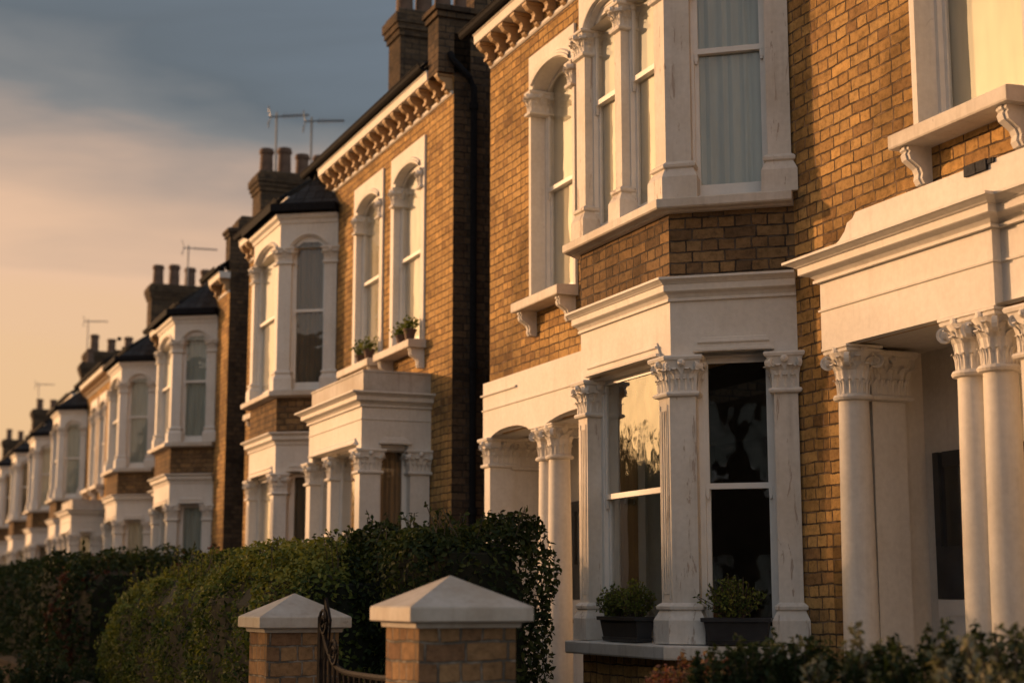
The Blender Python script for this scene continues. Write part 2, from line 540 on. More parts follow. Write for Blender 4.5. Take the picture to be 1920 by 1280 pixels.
def capital_poly(mb, poly, z0, z1, ext=0.055, faces=None):
    """foliate capital on a polygonal pilaster (outward-ordered plan); faces = indices of edges that get leaves"""
    h = z1 - z0
    stack(mb, poly, [(0.004, z0 - .03), (.028, z0 - .022), (.034, z0 - .008), (.028, z0 + .006), (.010, z0 + .012), (.012, z0 + h * .4), (.03, z0 + h * .7), (ext * .75, z0 + h * .84),
                     (ext * .8, z0 + h * .86), (ext, z0 + h * .88), (ext + .006, z0 + h * .95), (ext, z1)])
    n = len(poly)
    for i in (faces if faces is not None else range(n)):
        a, b = Vector(poly[i]), Vector(poly[(i + 1) % n])
        L = (b - a).length
        t = ((b - a) / L).to_3d()
        nn = Vector((t.y, -t.x, 0))
        k = max(2, round(L / 0.05))
        for j in range(k):
            p = a.to_3d() + t * L * (j + .5) / k + nn * .012 + Vector((0, 0, z0 + .012))
            leaf(mb, p, nn, t, h * .34, L / k * .95, .012, .014)
        k2 = max(1, round(L / 0.105))
        for j in range(k2):
            p = a.to_3d() + t * L * (j + .5) / k2 + nn * .014 + Vector((0, 0, z0 + h * .22))
            leaf(mb, p, nn, t, h * .42, .075, .022, .03)
        # small rosette under the abacus
        c = a.to_3d() + t * L * .5 + nn * (ext * .9) + Vector((0, 0, z0 + h * .80))
        mb.tube([c - nn * .02, c + nn * .004, c + nn * .02], [.028, .028, .012], 8)
        for q, dd in ((a, -1), (b, 1)):
            di = (nn + t * dd * .8).normalized()
            c = q.to_3d() + di * .028 - t * dd * .012 + Vector((0, 0, z0 + h * .70))
            volute(mb, c, di, h * .135, .016)
            leaf(mb, q.to_3d() - t * dd * .02 + nn * .006 + Vector((0, 0, z0 + h * .25)), di, Vector((di.y, -di.x, 0)), h * .36, .06, .03, .028)


def capital_round(mb, cx, cy, r, z0, z1):
    h = z1 - z0
    mb.lathe(cx, cy, [(r, z0 - .035), (r + .026, z0 - .028), (r + .034, z0 - .012), (r + .026, z0 + .004), (r + .002, z0 + .01), (r, z0 + h * .45), (r + .02, z0 + h * .7), (r + .05, z0 + h * .86)], 28)
    for ring, (k, zz, hh, wd, fl, cu) in enumerate(((16, .01, .30, .85, .008, .014), (8, .03 + h * .16, .38, 1.25, .022, .032), (8, .03 + h * .38, .30, .9, .035, .03))):
        for j in range(k):
            a = 2 * math.pi * (j + .5 * (ring == 2)) / k
            n = Vector((math.cos(a), math.sin(a), 0))
            t = Vector((-n.y, n.x, 0))
            leaf(mb, Vector((cx, cy, z0 + zz)) + n * (r + .002), n, t, h * hh, 2 * math.pi * r / k * wd, fl, cu)
    e = r + .045
    for q in range(4):
        a = math.pi / 4 + q * math.pi / 2
        n = Vector((math.cos(a), math.sin(a), 0))
        volute(mb, Vector((cx, cy, z0 + h * .70)) + n * (r + .062), n, h * .15, .016)
    # concave-sided abacus
    pts = []
    for q in range(4):
        a0 = math.pi / 4 + q * math.pi / 2
        for k in range(6):
            f_ = k / 6
            a = a0 + f_ * math.pi / 2
            rr = (e * 1.30) * (1 - .30 * math.sin(math.pi * f_) ** .8)
            pts.append((cx + rr * math.cos(a), cy + rr * math.sin(a)))
    pts = pts[::-1]
    # offs() expects outward on the right-hand side
    A = sum(pts[i][0] * pts[(i + 1) % len(pts)][1] - pts[(i + 1) % len(pts)][0] * pts[i][1] for i in range(len(pts)))
    if A < 0:
        pts = pts[::-1]
    stack(mb, pts, [(-.02, z0 + h * .84), (0, z0 + h * .87), (.004, z0 + h * .92), (-.004, z0 + h * .935), (.01, z0 + h * .95), (.01, z1)])
    for q in range(4):
        a = q * math.pi / 2
        n = Vector((math.cos(a), math.sin(a), 0))
        c = Vector((cx, cy, z0 + h * .9)) + n * (e * .88)
        mb.tube([c - n * .02, c + n * .014, c + n * .022], [.028, .028, .012], 8)


def pilaster(parent, poly, z0, z1, capz, mat='stucco', base=True, faces=None, reeds=None, name='pilaster'):
    """polygonal pilaster; plan ordered so that outward is right-hand"""
    mb = MB()
    bz = z0
    prof = [(.045, bz), (.045, bz + .16), (.038, bz + .175), (.018, bz + .215), (.014, bz + .225), (.030, bz + .235), (.032, bz + .255), (.016, bz + .27), (.0, bz + .28), (0, capz - .03)]
    stack(mb, poly, prof)
    if reeds:
        for (F, s0, s1) in reeds:
            k = 3
            wz = (s1 - s0) / k
            for j in range(k):
                mb.fbox(F, s0 + wz * (j + .28), s0 + wz * (j + .72), -.002, .008, bz + .34, capz - .12)
            for a_, b_ in ((s0 - .008, s0), (s1, s1 + .008)):
                mb.fbox(F, a_, b_, -.002, .006, bz + .30, capz - .08)
    o = mb.build(name, mat, parent)
    cb = MB()
    capital_poly(cb, poly, capz, z1, faces=faces)
    cb.build('capital', 'stucco', o)
    return o


def window(parent, F, s0, s1, z0, z1, o=-.15, meet=None, arch=0.0, cover=None, cover_o=-.074, cover_rng=None, horns=True, nm='window', fw_=.030):
    """sash window filling s0..s1, z0..z1 in wall frame F, outer face at depth o"""
    mb = MB()
    mb.fbox(F, s0, s0 + fw_, o - .13, o, z0, z1)
    mb.fbox(F, s1 - fw_, s1, o - .13, o, z0, z1)
    mb.fbox(F, s0 + fw_, s1 - fw_, o - .13, o - .002, z1 - fw_, z1)
    mb.fbox(F, s0 + fw_, s1 - fw_, o - .13, o + .015, z0, z0 + .035)
    if arch:
        N = 10
        a0, a1 = s0 + fw_, s1 - fw_
        for k in range(N):
            ua, ub = a0 + (a1 - a0) * k / N, a0 + (a1 - a0) * (k + 1) / N
            za, zb = z1 - fw_ - .02 + arch_curve(ua, a0, a1, arch), z1 - fw_ - .02 + arch_curve(ub, a0, a1, arch)
            mb.quad(F(ua, o - .008, za), F(ub, o - .008, zb), F(ub, o - .008, z1 - fw_), F(ua, o - .008, z1 - fw_))
            mb.quad(F(ua, o - .008, za), F(ub, o - .008, zb), F(ub, o - .03, zb), F(ua, o - .03, za))
    wo = mb.build(nm, 'paint', parent)
    zm = meet if meet is not None else (z0 + z1) / 2
    a0, a1 = s0 + fw_, s1 - fw_
    st = .030
    for (zb, zt, oo, rb, rt) in ((zm - .02, z1 - fw_, o - .008, .04, .045), (z0 + .035, zm + .02, o - .038, .085, .04)):
        sb = MB()
        sb.fbox(F, a0, a0 + st, oo - .028, oo, zb, zt)
        sb.fbox(F, a1 - st, a1, oo - .028, oo, zb, zt)
        sb.fbox(F, a0 + st, a1 - st, oo - .028, oo - .001, zb, zb + rb)
        sb.fbox(F, a0 + st, a1 - st, oo - .028, oo - .001, zt - rt, zt)
        if horns and oo > o - .03:
            for x in (a0, a1 - st):
                sb.fbox(F, x + .002, x + st - .002, oo - .027, oo - .002, zb - .05, zb)
                sb.fbox(F, x + .006, x + st - .006, oo - .025, oo - .004, zb - .07, zb - .05)
        so = sb.build('sash', 'paint', wo)
        pb = MB()
        pb.quad(F(a0 + st, oo - .014, zb + rb), F(a1 - st, oo - .014, zb + rb), F(a1 - st, oo - .014, zt - rt), F(a0 + st, oo - .014, zt - rt))
        pb.build('pane', 'glass', wo)
    if cover:
        cb = MB()
        c0, c1 = cover_rng or (s0 - .05, s1 + .05)
        N = 40 if cover != 'blind' else 1
        co = o + cover_o
        rows = []
        for zz in (z0, z1):
            rows.append([F(c0 + (c1 - c0) * k / N, co + (.014 * math.sin(k * 1.25 + .6 * math.sin(k * .7)) if N > 1 else 0), zz) for k in range(N + 1)])
        cb.grid(rows)
        cb.build('blind' if cover == 'blind' else 'curtain', cover, wo, smooth=N > 1)
    return wo


def bracket_mb(mb, x, w_, z0, z1, out, F=WF, o0=0.0):
    """S-scroll console under a sill: profile in (o,z), extruded across"""
    h = z1 - z0
    prof = [(0, z1), (out, z1), (out, z1 - h * .10), (out * .92, z1 - h * .14), (out * .98, z1 - h * .22), (out * .92, z1 - h * .36), (out * .70, z1 - h * .46),
            (out * .50, z1 - h * .56), (out * .42, z1 - h * .70), (out * .46, z1 - h * .84), (out * .36, z1 - h * .97), (out * .15, z0), (0, z0)]
    for (a, b, g) in ((x - w_ / 2, x - w_ / 6, 0), (x - w_ / 6, x + w_ / 6, .010), (x + w_ / 6, x + w_ / 2, 0)):
        A = [F(a, o0 + p[0] + (g if 0 < i < len(prof) - 1 else 0), p[1]) for i, p in enumerate(prof)]
        B = [F(b, o0 + p[0] + (g if 0 < i < len(prof) - 1 else 0), p[1]) for i, p in enumerate(prof)]
        mb.grid([A, B])
        mb.quad(*A)
        mb.quad(*B[::-1])


CORN = [(0, 3.745), (.022, 3.745), (.022, 3.765), (.012, 3.767), (.03, 3.792), (.062, 3.806), (.068, 3.812), (.068, 3.856), (.078, 3.862), (.082, 3.868), (.108, 3.885), (.118, 3.889), (.118, 3.906), (0, 3.912)]


def bay(house, x0, x1, d=.7, cw=.55, lights=1, z1cap=(6.03, 6.22), top=6.95, roof='hip', up_cover=('blind', 'curtain'), gf_cover=(None, None), worn=True, gf=True):
    """two-storey canted bay. front face x0..x1 at y=-d, cants run back to the wall"""
    P = [(x0 - cw, 0), (x0, -d), (x1, -d), (x1 + cw, 0)]
    segs = [Frm(P[i], P[i + 1]) for i in range(3)]
    mb = MB()
    sweep(mb, P, [(0, -.3), (0, 1.26)], cap=False)
    b = mb.build('bay', 'brick', house)
    mb = MB()
    sweep(mb, P, [(0, 3.905), (0, 4.39)], cap=False)
    mb.build('brick_band', 'brick_band', b)
    # sills, cornice and beams
    s_ = MB()
    sweep(s_, P, [(-.2, 1.25), (.12, 1.25), (.125, 1.262), (.125, 1.335), (.118, 1.345), (-.2, 1.36)])
    s_.build('sill', 'sill', b)
    s_ = MB()
    sweep(s_, P, [(-.2, 4.385), (.05, 4.385), (.065, 4.395), (.12, 4.40), (.13, 4.41), (.13, 4.465), (.122, 4.472), (-.2, 4.49)])
    s_.build('sill', 'sill', b)
    s_ = MB()
    sweep(s_, P, CORN)
    s_.build('cornice', 'stucco', b)
    wl, wr, cl = .15, .15, .165
    wc = .175
    L = segs[1].L
    CL = segs[2].L
    # ground floor beam with shouldered lights
    s_ = MB()
    for F, a, e in ((segs[0], wc, CL - .15), (segs[1], .15, L - .15), (segs[2], wc, CL - .17)):
        if F is segs[0]:
            a, e = .17, CL - wc
        face_wall(s_, F, 0, F.L, 3.345, 3.75, [(a, e, 3.345, 3.40)], .16)
        # shouldered ends of the head and hood mould
        hp = [(0, 3.370), (.056, 3.375), (.058, 3.392), (.022, 3.398), (.020, 3.432), (.042, 3.437), (.042, 3.450), (.014, 3.455), (.012, 3.474), (0, 3.480)]
        rows = []
        for (oo, zz) in hp:
            k = (zz - 3.37) / .11
            rows.append([F(a - .01 + .07 * max(0, k - .15), oo * .8, zz), F(e + .01 - .07 * max(0, k - .15), oo * .8, zz)])
        s_.grid(rows)
        s_.quad(*[r[0] for r in rows])
        s_.quad(*[r[1] for r in rows])
    s_.build('lintel', 'stucco', b)
    # first floor head
    c0, c1 = z1cap
    s_ = MB()
    half = [(.15, L - .15)]
    if lights == 2:
        half = [(.15, L / 2 - .055), (L / 2 + .055, L - .15)]
    face_wall(s_, segs[1], 0, L, c1 - .005, top, [(a, e, c1 - .005, c1 + .16, .15) for a, e in half], .16)
    face_wall(s_, segs[2], 0, CL, c1 - .005, top, [(wc, CL - .17, c1 - .005, c1 + .16, .15)], .16)
    face_wall(s_, segs[0], 0, CL, c1 - .005, top, [(.17, CL - wc, c1 - .005, c1 + .16, .15)], .16)
    sweep(s_, P, [(0, top - .13), (.02, top - .125), (.03, top - .08), (.07, top - .05), (.075, top), (0, top)], cap=False)
    # hood rings over the arches
    for F, a, e in [(segs[1], a, e) for a, e in half] + [(segs[2], wc, CL - .17)]:
        rows = []
        for k in range(13):
            u = a - .02 + (e - a + .04) * k / 12
            zz = c1 + .16 + arch_curve(u, a - .0201, e + .0201, .15)
            rows.append([F(u, 0, zz + .012), F(u, .03, zz + .016), F(u, .034, zz + .034), F(u, .02, zz + .042), F(u, 0, zz + .06)])
        s_.grid(rows)
    s_.build('window_head', 'stucco', b)
    # pilasters: plans listed with outward on the right
    def corner_plan(i, la, lb, inn=.155, out=.02):
        c = Vector(P[i])
        ua, ub = segs[i - 1].u.to_2d(), segs[i].u.to_2d()
        pa, pb = c - ua * la, c + ub * lb
        path = [tuple(pa), tuple(c), tuple(pb)]
        return offs(path, out) + offs(path, -inn)[::-1]
    def flat_plan(F, a, e, inn=.155, out=.02):
        return [F(a, out, 0)[:2], F(e, out, 0)[:2], F(e, -inn, 0)[:2], F(a, -inn, 0)[:2]]
    for zb, cz, zt, two in ((1.355, 3.09, 3.35, False), (4.485, c0, c1, True)):
        if not two and not gf:
            continue
        mt = 'stucco_worn' if worn else 'stucco'
        plan = corner_plan(2, .15, wc)
        pilaster(b, plan, zb, zt, cz, mt, faces=(0, 1, 2, 4, 5), reeds=[(Frm((segs[1](0, .02, 0)[0], segs[1](0, .02, 0)[1]), segs[1](L, .02, 0)[:2]), L - .125, L - .025)] if not two else None)
        plan = corner_plan(1, wc, .15)
        pilaster(b, plan, zb, zt, cz, mt, faces=(0, 1, 2, 5), reeds=[(Frm(segs[1](0, .02, 0)[:2], segs[1](L, .02, 0)[:2]), .03, .12)] if not two else None)
        pilaster(b, flat_plan(segs[2], CL - .17, CL - .005), zb, zt, cz, mt, faces=(0, 3))
        pilaster(b, flat_plan(segs[0], .005, .17), zb, zt, cz, mt, faces=(0, 3))
        if two and lights == 2:
            pilaster(b, flat_plan(segs[1], L / 2 - .055, L / 2 + .055), zb, zt, cz, mt, faces=(0, 1, 3))
    # windows
    if gf:
        window(house, segs[1], .14, L - .14, 1.355, 3.40, -.10, meet=2.44, cover=gf_cover[0], fw_=.048)
        window(house, segs[2], wc - .01, CL - .16, 1.355, 3.40, -.10, meet=2.44, cover=gf_cover[1], fw_=.048)
        window(house, segs[0], .16, CL - wc + .01, 1.355, 3.40, -.10, meet=2.44, cover='dim_curtain', fw_=.048)  # curtain added to keep sun out and the bay interior dark
    for a, e in half:
        window(house, segs[1], a - .01, e + .01, 4.485, c1 + .16, -.05, meet=5.60, arch=.13, cover=up_cover[0])
    window(house, segs[2], wc - .01, CL - .16, 4.485, c1 + .16, -.05, meet=5.60, arch=.13, cover=up_cover[1])
    window(house, segs[0], .16, CL - wc + .01, 4.485, c1 + .16, -.05, meet=5.60, arch=.13)
    # roof of the bay
    if roof == 'hip':
        r_ = MB()
        zt = top
        pr = offs(P, .10)
        pr[0] = (pr[0][0], 0); pr[3] = (pr[3][0], 0)
        ap = [(x0 + .25, 0.05, zt + .78), (x1 - .25, 0.05, zt + .78)]
        e_ = [(x, y, zt + .10) for x, y in pr]
        r_.quad(e_[1], e_[2], ap[1], ap[0])
        r_.quad(e_[0], e_[1], ap[0])
        r_.quad(e_[2], e_[3], ap[1])
        r_.quad(*[(x, y, zt + .02) for x, y in pr])
        r_.build('bay_roof', 'slate', b)
        g_ = MB()
        sweep(g_, P, [(.02, top + .002), (.10, top + .002), (.105, top + .10), (.17, top + .10), (.17, top + .02), (.18, top + .02), (.18, top + .125), (.02, top + .135)])
        g_.build('bay_gutter', 'black', b)
    return b, segs


def eaves(house, x0, x1, zl=7.22, gx0=None, gx1=None, fx1=None):
    """corbelled eaves cornice, gutter and fascia between x0..x1"""
    gx0 = x0 - .12 if gx0 is None else gx0
    gx1 = x1 + .12 if gx1 is None else gx1
    fx1 = x1 + .02 if fx1 is None else fx1
    z = zl
    mb = MB()
    sweep(mb, [(x0, 0), (x1, 0)], [(0, z - .02), (.018, z - .015), (.03, z + .0), (.03, z + .025), (0, z + .03)])
    c = mb.build('eaves_cornice', 'stucco', house)
    mb = MB()
    sweep(mb, [(x0 - .02, 0), (fx1, 0)], [(0, z + .235), (.19, z + .235), (.195, z + .242), (.20, z + .325), (.212, z + .33), (.212, z + .347), (0, z + .35)])
    mb.build('fascia_moulding', 'stucco', c)
    n = max(2, int((x1 - x0) / .305))
    sp = (x1 - x0 - .14) / (n - 1)
    proto = None
    for k in range(n):
        x = x0 + .07 + k * sp
        if proto is None:
            bm_ = MB()
            w_ = .074
            prof = [(0, .234), (.178, .234), (.178, .185), (.165, .17), (.15, .15), (.125, .138), (.10, .13), (.088, .11), (.085, .07), (.07, .045), (.06, .02), (.035, .0), (0, -.005)]
            A = [(-w_ / 2, -p[0], z + p[1]) for p in prof]
            B = [(w_ / 2, -p[0], z + p[1]) for p in prof]
            bm_.grid([A, B])
            bm_.quad(*A)
            bm_.quad(*B[::-1])
            bm_.box(-w_ / 2 - .014, w_ / 2 + .014, -.187, 0, z + .195, z + .222)
            bm_.box(-w_ / 2 - .012, w_ / 2 + .012, -.10, 0, z + .045, z + .075)
            proto = bm_.build('eaves_bracket', 'buff', c)
            o = proto
        else:
            o = proto.copy()
            COL.objects.link(o)
        o.location = (x, 0, 0)
        o.parent = c
    g = MB()
    path = [(gx0, 0), (gx1, 0)]
    sweep(g, path, [(.195, z + .415), (.20, z + .375), (.225, z + .352), (.265, z + .35), (.288, z + .37), (.296, z + .412), (.304, z + .413), (.304, z + .423), (.288, z + .423), (.282, z + .38), (.205, z + .37)])
    g.build('gutter', 'black', house)
    g = MB()
    sweep(g, path, [(.10, z + .345), (.10, z + .47), (.20, z + .43), (.20, z + .44)])
    g.build('eaves_board', 'black', house)
    f = MB()
    sweep(f, path, [(.23, z + .424), (.235, z + .436), (-2.6, z + 2.40), (-2.62, z + 2.35)])
    f.build('roof', 'slate', house)
    return c


def pot_mb(h=.5, r=.11):
    m_ = MB()
    m_.lathe(0, 0, [(r * 1.15, 0), (r * 1.15, .05), (r, .07), (r * .92, h * .8), (r * 1.08, h * .82), (r * 1.12, h * .92), (r * 1.0, h * .93), (r * 1.0, h), (r * .8, h), (r * .8, h * .6)], 14)
    return m_


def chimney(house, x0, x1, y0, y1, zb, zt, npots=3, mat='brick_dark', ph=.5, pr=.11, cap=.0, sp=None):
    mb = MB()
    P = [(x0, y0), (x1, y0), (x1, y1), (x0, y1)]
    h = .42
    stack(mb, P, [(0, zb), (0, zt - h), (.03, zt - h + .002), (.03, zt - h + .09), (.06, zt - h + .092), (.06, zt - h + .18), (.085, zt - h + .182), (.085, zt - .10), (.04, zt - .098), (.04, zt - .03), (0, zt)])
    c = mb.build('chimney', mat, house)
    pm = None
    for k in range(npots):
        y = y0 + (y1 - y0) * (k + .5) / npots if sp is None else y0 + .15 + sp * k
        if pm is None:
            pm = pot_mb(ph, pr).build('chimney_pot', 'pot', c, smooth=True)
            o = pm
        else:
            o = pm.copy()
            COL.objects.link(o)
            o.parent = c
        o.location = ((x0 + x1) / 2, y, zt - .02)
        o.scale = (1, 1, random.uniform(.85, 1.08))
    return c


def porch(house, x0, x1, x2, zt=3.84, cornice=True, round_col=True, xr=3.2, door=True):
    """recessed porch: entablature x0..x1 forward, continuing x1..x2 set back"""
    d = .08
    F = Frm((0, 0), (1, 0))
    mb = MB()
    if cornice:
        ops = []
        sweep(mb, [(x0, 0), (x0, -d), (x1, -d), (x1, -.02), (x2, -.02)], [(0, 3.30), (0, 3.545), (.012, 3.55), (.014, 3.562), (0, 3.568), (0, 3.76)], cap=False)
        mb.quad((x0, 0, 3.30), (x0, -d, 3.30), (x1, -d, 3.30), (x1, 0, 3.30))
    else:
        g = Frm((x0, -d), (x2, -d))
        e1 = 1.18
        face_wall(mb, g, 0, x2 - x0, 3.26, zt, [(.20, e1, 3.26, 3.335, .065), (e1 + .42, x2 - x0 - .1, 3.26, 3.335, .065)], .25)
        mb.quad((x0, 0, 3.26), (x0, -d, 3.26), (x0, -d, zt), (x0, 0, zt))
        mb.quad((x0, 0, zt), (x0, -d, zt), (x2, -d, zt), (x2, 0, zt))
        sweep(mb, [(x0, 0), (x0, -d), (x2, -d)], [(0, 3.545), (.012, 3.55), (.014, 3.562), (0, 3.568)], cap=False)
        sweep(mb, [(x0, 0), (x0, -d), (x0 + .9, -d)], [(0, 3.695), (.022, 3.70), (.024, 3.715), (0, 3.722)])
    # recess: side walls, back wall, ceiling
    dp = .68
    rb = MB()
    rx0, rx1 = x0 + .05, x2 - .02
    rb.quad((rx0, 0, 0), (rx0, dp, 0), (rx0, dp, 3.32), (rx0, 0, 3.32))
    rb.quad((rx1, 0, 0), (rx1, dp, 0), (rx1, dp, 3.32), (rx1, 0, 3.32))
    rb.quad((rx0, dp, 0), (rx1, dp, 0), (rx1, dp, 3.32), (rx0, dp, 3.32))
    rb.quad((rx0, -.07, 3.31), (rx1, -.07, 3.31), (rx1, dp, 3.31), (rx0, dp, 3.31))
    rb.quad((rx0, -.3, .35), (rx1, -.3, .35), (rx1, dp, .35), (rx0, dp, .35))
    kb_ = MB()
    capital_poly(kb_, [(rx0, .19), (rx0 + .115, .19), (rx0 + .115, .47), (rx0, .47)], 2.98, 3.285, faces=(0, 1))
    # engaged pier on the side wall
    rb.box(rx0, rx0 + .10, .20, .46, .35, 3.2)
    p = mb.build('porch', 'stucco', house)
    rb.build('porch_recess', 'stucco', p)
    kb_.build('pier_capital', 'stucco', p)
    if cornice:
        s_ = MB()
        pr = [(o * 1.55, z + (.0)) for o, z in CORN]
        sweep(s_, [(x0, 0), (x0, -d), (x1, -d), (x1, -.02), (x2, -.02)], pr)
        s_.build('cornice', 'stucco', p)
        # blocking course with scrolled end
        q = MB()
        pts = [(x0 + .02, 3.905), (x0 + .02, 3.955), (x0 + .10, 3.965), (x0 + .20, 4.00), (x0 + .27, 4.05), (x0 + .30, 4.10), (x0 + .36, 4.115), (x0 + .40, 4.15), (x2, 4.15), (x2, 3.905)]
        A = [(x, -.055, z) for x, z in pts]
        B = [(x, 0, z) for x, z in pts]
        q.grid([A, B])
        q.quad(*A)
        q.build('parapet', 'stucco', p)
    # columns
    cols = [(x0 + .17, .04)]
    if x1 > x0 + 1:
        cols += [(x0 + 1.39, .05), (x0 + 1.62, .05)]
    if not round_col:
        m_ = None
        pilaster(p, [(x0 + .02, -.07), (x0 + .17, -.07), (x0 + .17, .20), (x0 + .02, .20)], .35, 3.27, 3.0, 'stucco', faces=(0, 1, 3))
        cols = cols[1:]
    for cx, cy in cols:
        c = MB()
        c.lathe(cx, cy, [(.16, .35), (.16, .45), (.145, .47), (.15, .50), (.125, .54), (.118, .56)] + [(.118 - .020 * (k / 8) ** 1.7, .56 + (2.96 - .56) * k / 8) for k in range(9)], 28)
        co = c.build('column', 'stucco', p, smooth=True)
        k = MB()
        capital_round(k, cx, cy, .100, 2.97, 3.295 if cornice else 3.265)
        k.build('capital', 'stucco', co)
    if door:
        db = MB()
        dx0, dx1 = rx0 + .12, rx0 + 1.0
        y = dp - .004
        G = Frm((0, y), (1, y))
        db.fbox(G, dx0, dx1, -.002, .03, 1.66, 2.0)
        lb = MB()
        lb.fbox(G, dx0, dx1, -.002, .03, .36, 1.655)
        db.fbox(G, dx0, dx0 + .06, -.002, .031, 2.0, 2.62)
        db.fbox(G, dx1 - .10, dx1, -.002, .031, 2.0, 2.62)
        db.fbox(G, dx0 + .10, dx1 - .10, -.002, .0305, 2.52, 2.62)
        db.fbox(G, (dx0 + dx1) / 2 - .03, (dx0 + dx1) / 2 + .03, -.002, .0305, 2.0, 2.52)
        db.fbox(G, dx0 + .05, dx1 - .05, -.002, .009, 1.99, 2.53)
        for a_ in (dx0 + .08, (dx0 + dx1) / 2 + .04):
            for z0_, z1_ in ((.5, .95), (1.05, 1.55)):
                lb.fbox(G, a_, a_ + .30, .029, .036, z0_, z0_ + .02)
                lb.fbox(G, a_, a_ + .30, .029, .036, z1_, z1_ + .02)
                lb.fbox(G, a_, a_ + .02, .029, .0355, z0_, z1_)
                lb.fbox(G, a_ + .28, a_ + .30, .029, .0355, z0_, z1_)
        do = db.build('door', 'door', house)
        lb.build('kick_panel', 'paint', do)
        gb = MB()
        gb.quad(G(dx0 + .1, .012, 2.0), G(dx1 - .1, .012, 2.0), G(dx1 - .1, .012, 2.52), G(dx0 + .1, .012, 2.52))
        gb.build('door_glass', 'glass', do)
        kb = MB()
        kb.tube([G(dx0 + .46, .03, 1.45), G(dx0 + .46, .06, 1.45), G(dx0 + .46, .08, 1.45)], [.012, .03, .02], 10)
        kb.build('door_knob', 'alu', do, smooth=True)
    return p


def facade_window(house, xc, w_=.98, z0=4.49, z1=6.78, sw=1.08, ztop=6.98, zdrop=0.0, cover='blind', sillw=1.10, rd=.18):
    """arched first floor window with stucco surround plate, sill and consoles; returns the wall hole"""
    F = WF
    h0, h1 = xc - w_ / 2, xc + w_ / 2
    x0, x1 = xc - sw / 2, xc + sw / 2
    mb = MB()
    face_wall(mb, F, x0, x1, z0, ztop, [(h0, h1, z0, z1, .17)], rd, o=.025)
    # plate edge
    for a, b in (((x0, z0), (x0, ztop)), ((x1, z0), (x1, ztop)), ((x0, ztop), (x1, ztop))):
        mb.quad((a[0], 0, a[1]), (a[0], -.025, a[1]), (b[0], -.025, b[1]), (b[0], 0, b[1]))
    rows = []
    for k in range(17):
        u = h0 + .04 + (w_ - .08) * k / 16
        zz = z1 + .0 + arch_curve(u, h0 + .0399, h1 - .0399, .12)
        rows.append([F(u, .025, zz), F(u, .05, zz + .005), F(u, .055, zz + .03), F(u, .04, zz + .04), F(u, .045, zz + .06), F(u, .025, zz + .075)])
    mb.grid(rows)
    su = mb.build('window_surround', 'stucco', house)
    for a in (h0, h1):
        sgn = -1 if a == h0 else 1
        lo, hi = (a - .035, a + .05) if sgn < 0 else (a - .05, a + .035)
        cb = MB()
        capital_poly(cb, [(lo, -.035), (hi, -.035), (hi, .16), (lo, .16)], z1 - .385, z1 - .165, ext=.03, faces=(0, 1, 3))
        cb.build('impost_capital', 'stucco', su)
    sb = MB()
    sx0, sx1 = xc - sillw / 2, xc + sillw / 2
    sweep(sb, [(sx0, 0), (sx1, 0)], [(-.24, z0 - .10), (.21, z0 - .10), (.215, z0 - .09), (.215, z0 - .015), (.205, z0 - .008), (-.24, z0 + .01)])
    s_ = sb.build('window_sill', 'sill', house)
    for q in (.10, sillw - .10):
        bb = MB()
        bracket_mb(bb, sx0 + q, .09, z0 - .10 - .235, z0 - .10, .17)
        bb.build('sill_bracket', 'stucco', s_)
    window(house, F, h0, h1, z0 + .005, z1 + .02, .05 - rd, meet=z0 + 1.13, arch=.15, cover=cover, cover_rng=(h0 + .02, h1 + .05), cover_o=-.080)
    return (h0 - .008, h1 + .008, z0 - .004, z1 + .006)


def house_shell(house, xa, xb, holes, zt, mat='brick', stub=None, gable_a=True, gable_b=True, gf_dark=None):
    mb = MB()
    face_wall(mb, WF, xa, xb, -.3, zt, holes, .02)
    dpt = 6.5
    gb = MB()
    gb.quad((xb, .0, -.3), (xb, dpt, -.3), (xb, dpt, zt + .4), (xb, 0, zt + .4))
    gb.build('gable_wall', 'brick_dark', house)  # dirtier, darker stock brick; the gables' shade is put into its colour too
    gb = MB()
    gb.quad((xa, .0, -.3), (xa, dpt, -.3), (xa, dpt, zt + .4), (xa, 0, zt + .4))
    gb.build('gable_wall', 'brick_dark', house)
    mb.quad((xa, dpt, -.3), (xb, dpt, -.3), (xb, dpt, zt + .4), (xa, dpt, zt + .4))
    o = mb.build('wall', mat, house)
    ib = MB()
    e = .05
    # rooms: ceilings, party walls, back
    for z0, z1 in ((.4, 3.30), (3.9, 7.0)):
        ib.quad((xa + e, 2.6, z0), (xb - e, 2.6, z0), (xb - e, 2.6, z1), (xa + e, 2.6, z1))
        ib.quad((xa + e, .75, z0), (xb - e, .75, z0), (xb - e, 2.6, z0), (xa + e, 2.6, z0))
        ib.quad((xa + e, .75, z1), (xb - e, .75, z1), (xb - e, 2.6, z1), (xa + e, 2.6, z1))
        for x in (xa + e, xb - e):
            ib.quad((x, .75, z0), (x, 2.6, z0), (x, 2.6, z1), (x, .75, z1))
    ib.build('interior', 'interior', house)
    return o


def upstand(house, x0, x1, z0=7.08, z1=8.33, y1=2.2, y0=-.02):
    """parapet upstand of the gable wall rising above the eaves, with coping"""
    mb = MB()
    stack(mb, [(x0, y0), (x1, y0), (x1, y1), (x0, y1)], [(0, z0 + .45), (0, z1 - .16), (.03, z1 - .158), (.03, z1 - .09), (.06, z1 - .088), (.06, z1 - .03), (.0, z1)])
    return mb.build('parapet_stack', 'brick_dark', house)


